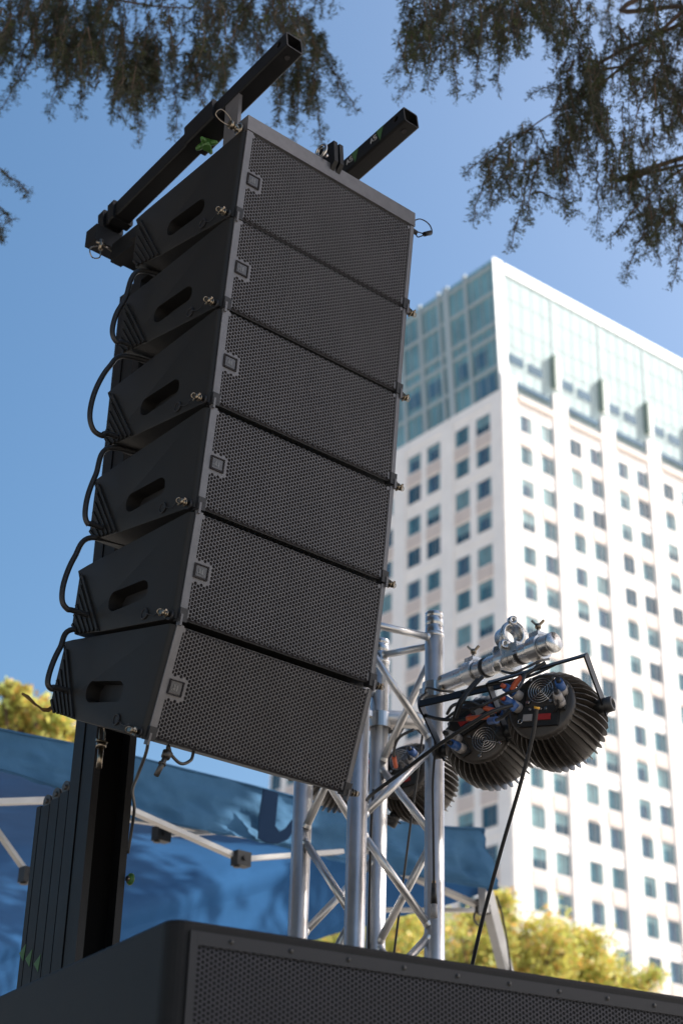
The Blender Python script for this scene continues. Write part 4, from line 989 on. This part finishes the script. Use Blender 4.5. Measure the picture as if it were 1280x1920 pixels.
cab([(792, 1375, 4.1), (785, 1430, 4.1), (770, 1540, 4.1), (752, 1680, 4.1), (738, 1790, 4.1)], .0032, 'thin black cable hanging behind the truss')
cab([(985, 1262, 3.5), (972, 1290, 3.46), (950, 1300, 3.46), (925, 1312, 3.5), (905, 1322, 3.55), (880, 1330, 3.58)], .0035, 'black cable looping between the two front stage lights')
cab([(905, 1268, 3.62), (880, 1295, 3.6), (865, 1318, 3.58), (855, 1345, 3.6)], .0045, 'thick black cable dropping from the pipe beside the truss')
cab([(895, 1272, 3.62), (872, 1298, 3.6), (858, 1320, 3.6), (848, 1352, 3.62)], .0035, 'second black cable dropping from the pipe beside the truss')
cab([(940, 1258, 3.56), (960, 1262, 3.52), (985, 1252, 3.52), (1010, 1240, 3.54), (1028, 1236, 3.58)], .003, 'thin cable tied along the underside of the pipe')
cab([(968, 1318, 3.46), (952, 1335, 3.46), (935, 1348, 3.48), (918, 1352, 3.54)], .0042, 'short jumper cable joining blue connectors between the lights', [MT['rubber'], MT['bluec']], ends=[(0, .25, .0085, 1), (.75, 1, .0085, 1)])
cab([(1030, 1290, 3.48), (1040, 1300, 3.44), (1046, 1318, 3.44), (1038, 1334, 3.46)], .0035, 'short grey cable curling over the right stage light')
cab([(775, 1368, 4.1), (748, 1383, 4.15), (738, 1410, 4.2), (742, 1440, 4.25)], .004, 'black cable curving down to the rear stage light', [MT['rubber'], MT['orange']], ends=[(.75, .97, .006, 1)])
cab([(700, 1480, 3.95), (696, 1540, 3.95), (693, 1640, 3.95), (690, 1800, 3.95)], .0035, 'black cable running down behind the front truss tube')
cab([(930, 1680, 6.4), (942, 1720, 6.4), (952, 1780, 6.4), (958, 1830, 6.4)], .004, 'thin dark cord hanging beside the slanted canopy leg')
m = MB(); q = at(813, 1672, 3.74); m.mi = 0; m.cyl(q + Vector((0, 0, .02)), q - Vector((0, 0, .03)), .006, .0085, n=12); m.mi = 1; m.cyl(q - Vector((0, 0, .03)), q - Vector((0, 0, .062)), .0085, n=14); m.mi = 2; m.cyl(q + Vector((0, 0, .02)), q + Vector((0, 0, .026)), .0045, n=10)
single(m, 'cable_connector', [MT['plastic'], MT['greyc'], MT['yellow']], 'metal cable connector at the end of the taped cable', 'connector')

# ================================================================ SUBWOOFER in the foreground
SY = R_(60.8); sw = Vector((math.sin(SY), math.cos(SY), 0)); sb = Vector((-math.cos(SY), math.sin(SY), 0))
SB = 1.3; c0 = at(322, 1719, 1.78 * SB); SH = c0.z - STZ
sub = empty('subwoofer', Vector((c0.x, c0.y, STZ)), 'large black subwoofer with honeycomb grille close to the camera', 'speaker')
def subpx(t): return px(c0 + sb * t)[0]
SDP = .5
while subpx(SDP) > -40: SDP += .01
print('sub depth', SDP)
m = MB(); m.prism([Vector((0, 0, 0)), Vector((1.75, 0, 0)), Vector((1.75, SDP, 0)), Vector((0, SDP, 0))], (0, 0, SH))
me = m.mesh('cabinet', mat('sub_paint', (.0055, .005, .0044), .6, spec=.28, scuff=.03, var=.3, scale=9, bump=.12, bscale=300), weld=True); bm = bmesh.new(); bm.from_mesh(me)
bmesh.ops.bevel(bm, geom=[e for e in bm.edges if abs(e.verts[0].co.z - e.verts[1].co.z) > .1], offset=.029, segments=6, profile=.5, affect='EDGES')
es = [e for e in bm.edges if e.verts[0].co.z > SH - .001 and e.verts[1].co.z > SH - .001]
bmesh.ops.bevel(bm, geom=es, offset=.006, segments=3, profile=.5, affect='EDGES')
for f in bm.faces: f.smooth = False
bm.to_mesh(me); bm.free()
co = bpy.data.objects.new('cabinet', me); COL.objects.link(co); co.parent = sub
gs = hexgrille(.047, 1.60, .040, .42, .0080, lambda x, z: False, walls=False, hole=.76)
gs.mi = 1; gs.bx(.031, .0435, -.001, .004, -SH + .02, -.016); gs.bx(.0435, 1.63, -.0012, .004, -.036, -.016); gs.mi = 0; gs.bx(.0435, 1.63, -.0012, .004, -SH + .02, -.425)
go = bpy.data.objects.new('grille', gs.mesh('grille', [mat('sub_grille_paint', (.030, .027, .032), .45, .1, var=.2, scale=8), mat('sub_frame_paint', (.015, .014, .015), .5, spec=.4)])); COL.objects.link(go); go.parent = sub; go.location = (0, -.004, SH)
m = MB(); m.bx(.033, 1.6, -.0008, .004, -SH + .015, -.016); o = m.build('foam_backing', mat('sub_foam', (.005, .005, .006), .95), sub, base=(0, 0, 0)); o.location = (0, 0, SH)
for k in range(14):
    m = MB(); m.lathe([(0, .004), (.0015, .0038), (.0025, 0)], (.098 + k * .102, -.005, SH - .025), (0, -1, 0), 12); m.build('screw', MT['plastic'], sub, base=(0, 0, 0))
m = MB(); m.bx(-.0025, .0, .35, .62, SH - .33, SH - .2); m.build('side_handle', MT['plastic'], sub, base=(0, 0, 0))
mm = Matrix.Identity(4)
for r in range(3): mm[r][0] = sw[r]; mm[r][1] = sb[r]; mm[r][3] = sub.location[r]
sub.matrix_world = mm

# ================================================================ BLUE CANOPY
TN = EYE + SN.normalized() * -4.4
N_ = SN.normalized(); W_ = SW.normalized()
def tp(x, y, off=0): return onplane(x, y, TN - N_ * off, N_)
blue = mat('canopy_fabric', (.032, .105, .24), .75, spec=.2, var=.15, scale=2.2, translucent=.45, bump=.35, bscale=9)
blue_out = mat('canopy_fabric_faded_lit', (.07, .18, .32), .85, spec=.12, var=.2, scale=3.5, translucent=.3, bump=.5, bscale=14)  # faded outer cloth, lightened further so the band looks more lit
C1 = tp(905, 1560)
canopy = empty('canopy_tent', Vector((C1.x, C1.y, STZ)), 'blue pop-up canopy tent with folding metal frame behind the mast', 'canopy')
topP = [(-200, 1325), (0, 1368), (130, 1394), (240, 1417), (300, 1432), (430, 1464), (550, 1494), (640, 1520), (720, 1537), (833, 1551), (899, 1554), (905, 1562)]
botP = [(-200, 1400), (0, 1450), (130, 1492), (240, 1533), (310, 1548), (430, 1572), (545, 1596), (640, 1618), (720, 1636), (833, 1655), (915, 1670), (925, 1668)]
top = catmull([tp(x, y) for x, y in topP], 14); bot = catmull([tp(x, y) for x, y in botP], 14)
rng = random.Random(9)
from mathutils import noise as mn
def wr(p, a=.03, f=3.0):
    q = Vector((p.dot(W_) * f * .8, p.dot(N_) * f, p.z * f * 2.2)); c = 0
    for k, am in ((1, .45), (2.3, .34), (5.1, .24)):
        v = mn.noise(q * k + Vector((k, 3, 1))); c += am * (1 - 3.0 * abs(v))
    return c * a * .8
def wr0(p, a=.03, f=3.0): return mn.noise(Vector((p.dot(W_) * f, p.dot(N_) * f, p.z * f * 3.2))) * a + mn.noise(Vector((p.dot(W_) * f * 2.3 + 7, 3, p.z * f * 6))) * a * .6
m = MB(); NR = 14; vs = []
for i in range(len(top)):
    for j in range(NR + 1):
        p = top[i].lerp(bot[i], j / NR); vs.append(p + N_ * (wr(p, .055, 2.6) * min(1, .25 + j / NR)) - N_ * 0)
fs = [(i * (NR + 1) + j, i * (NR + 1) + j + 1, (i + 1) * (NR + 1) + j + 1, (i + 1) * (NR + 1) + j) for i in range(len(top) - 1) for j in range(NR)]
m.add(vs, fs, True); m.build('valance', blue_out, canopy)
m = MB(); m.tube([p + N_ * .004 for p in top], .005, 6); m.tube([p.lerp(q, .97) + N_ * .03 for p, q in zip(top, bot)], .003, 6); m.build('hem', blue_out, canopy)
# right-hand valance running back from the near corner, then the far one
DEP = 5.0
def valance(a0, b0, d, L, n=40):
    m = MB(); vs = []
    for i in range(n + 1):
        for j in range(9):
            p = a0.lerp(b0, j / 8) + d * (L * i / n); nn = d.cross(Vector((0, 0, 1)))
            vs.append(p + nn * wr(p, .05, 2.2) * min(1, i / 2) * (j / 8) - Vector((0, 0, .05 * math.sin(math.pi * i / n) * (j / 8))))
    m.add(vs, [(i * 9 + j, i * 9 + j + 1, i * 9 + j + 10, i * 9 + j + 9) for i in range(n) for j in range(8)], True); m.build('valance', blue, canopy)
cb = bot[-1]; valance(top[-1], cb, -N_, DEP)
valance(top[-1] - N_ * DEP, cb - N_ * DEP, -W_, 6.0)
# roof: four-sided, low peak, sagging
m = MB(); nx, ny = 60, 36; vs = []
A_ = top[0]; 
for i in range(nx + 1):
    t = i / nx; base_p = top[int(t * (len(top) - 1))]
    for j in range(ny + 1):
        q = j / ny; e = min(q, 1 - q) * 2; e2 = min(1, min((1 - t) * 3.0, 3.0)); wq = min(1, q * 6) * min(1, (1 - q) * 6) * min(1, (1 - t) * 12); rise = .30 * min(e, e2)
        p = base_p - N_ * (DEP * q); far_z = top[-1].z + 0.0
        p.z = base_p.z * (1 - q) + top[-1].z * q
        p.z += rise + wr(p, .02, 1.5) * wq; vs.append(p)
m.add(vs, [(i * (ny + 1) + j, i * (ny + 1) + j + 1, (i + 1) * (ny + 1) + j + 1, (i + 1) * (ny + 1) + j) for i in range(nx) for j in range(ny)], True); m.build('roof', blue, canopy)
# folding frame
def fbar(a, b, w=.026, nm='frame_bar'): m = MB(); m.bar(a, b, w * .55, w, N_); m.build(nm, MT['steelb'], canopy)
def joint(c, s=.03):
    m = MB(); m.box(c, W_, N_, (0, 0, 1), s, .02, s * .85); m.cyl(c + N_ * .02, c + N_ * .028, .008); m.cyl(c - W_ * s * .6 - Vector((0, 0, s * .7)), c - W_ * s * .6 - Vector((0, 0, s * 1.1)), s * .4); m.build('frame_joint', MT['blackj'], canopy)
fbar(tp(180, 1490, -.06), tp(452, 1611, -.06), .030); fbar(tp(452, 1611, -.06), tp(640, 1597, -.06), .030); joint(tp(452, 1611, -.08))
fbar(tp(230, 1535, .22), tp(470, 1568, .22), .026); fbar(tp(300, 1566, .22), tp(420, 1560, .22), .022); joint(tp(303, 1565, .2), .03)
fbar(tp(-120, 1508, -.05), tp(110, 1500, -.05), .034); fbar(tp(-60, 1480, .25), tp(55, 1642, .25), .024); joint(tp(55, 1642, .23))
fbar(tp(60, 1450, .3), tp(200, 1510, .3), .024); fbar(tp(-120, 1400, .12), tp(70, 1455, .12), .022)
fbar(tp(650, 1590, .12), tp(905, 1702, .12), .034); fbar(tp(700, 1706, .3), tp(905, 1707, .2), .028); joint(tp(907, 1700, .1), .034)
fbar(tp(905, 1640, .06), tp(907, 1712, .06), .04)
# slanted leg and the other three legs
lgt = tp(907, 1660, .1); lgb = tp(952, 1838, .1); d = (lgb - lgt).normalized(); lgb = lgt + d * ((lgt.z - STZ) / -d.z)
m = MB(); m.bar(lgt, lgb, .045, .045, N_); m.build('leg', MT['steelb'], canopy)
m = MB(); m.ring(tp(897, 1722, .1), N_, .028, .005); m.build('pull_ring', MT['wire'], canopy)
for b_ in (cb - N_ * DEP, top[0], top[0] - N_ * DEP): m = MB(); m.bar(Vector((b_.x, b_.y, b_.z)), Vector((b_.x, b_.y, STZ)), .045, .045, N_); m.build('leg', MT['steelb'], canopy)
# dark webbing strap sewn to the near valance
m = MB(); ol = [(494, 1478), (522, 1486), (519, 1520), (516, 1548), (524, 1560), (536, 1552), (548, 1536), (552, 1556), (540, 1574), (522, 1582), (500, 1580), (484, 1572), (486, 1530)]
m.prism([tp(x, y, -.065) for x, y in ol], -N_ * .003)
m.build('strap', mat('strap_blue', (.004, .015, .04), .9, spec=.05), canopy)

for o in ROOTS:
    if '_w' in o: del o['_w']
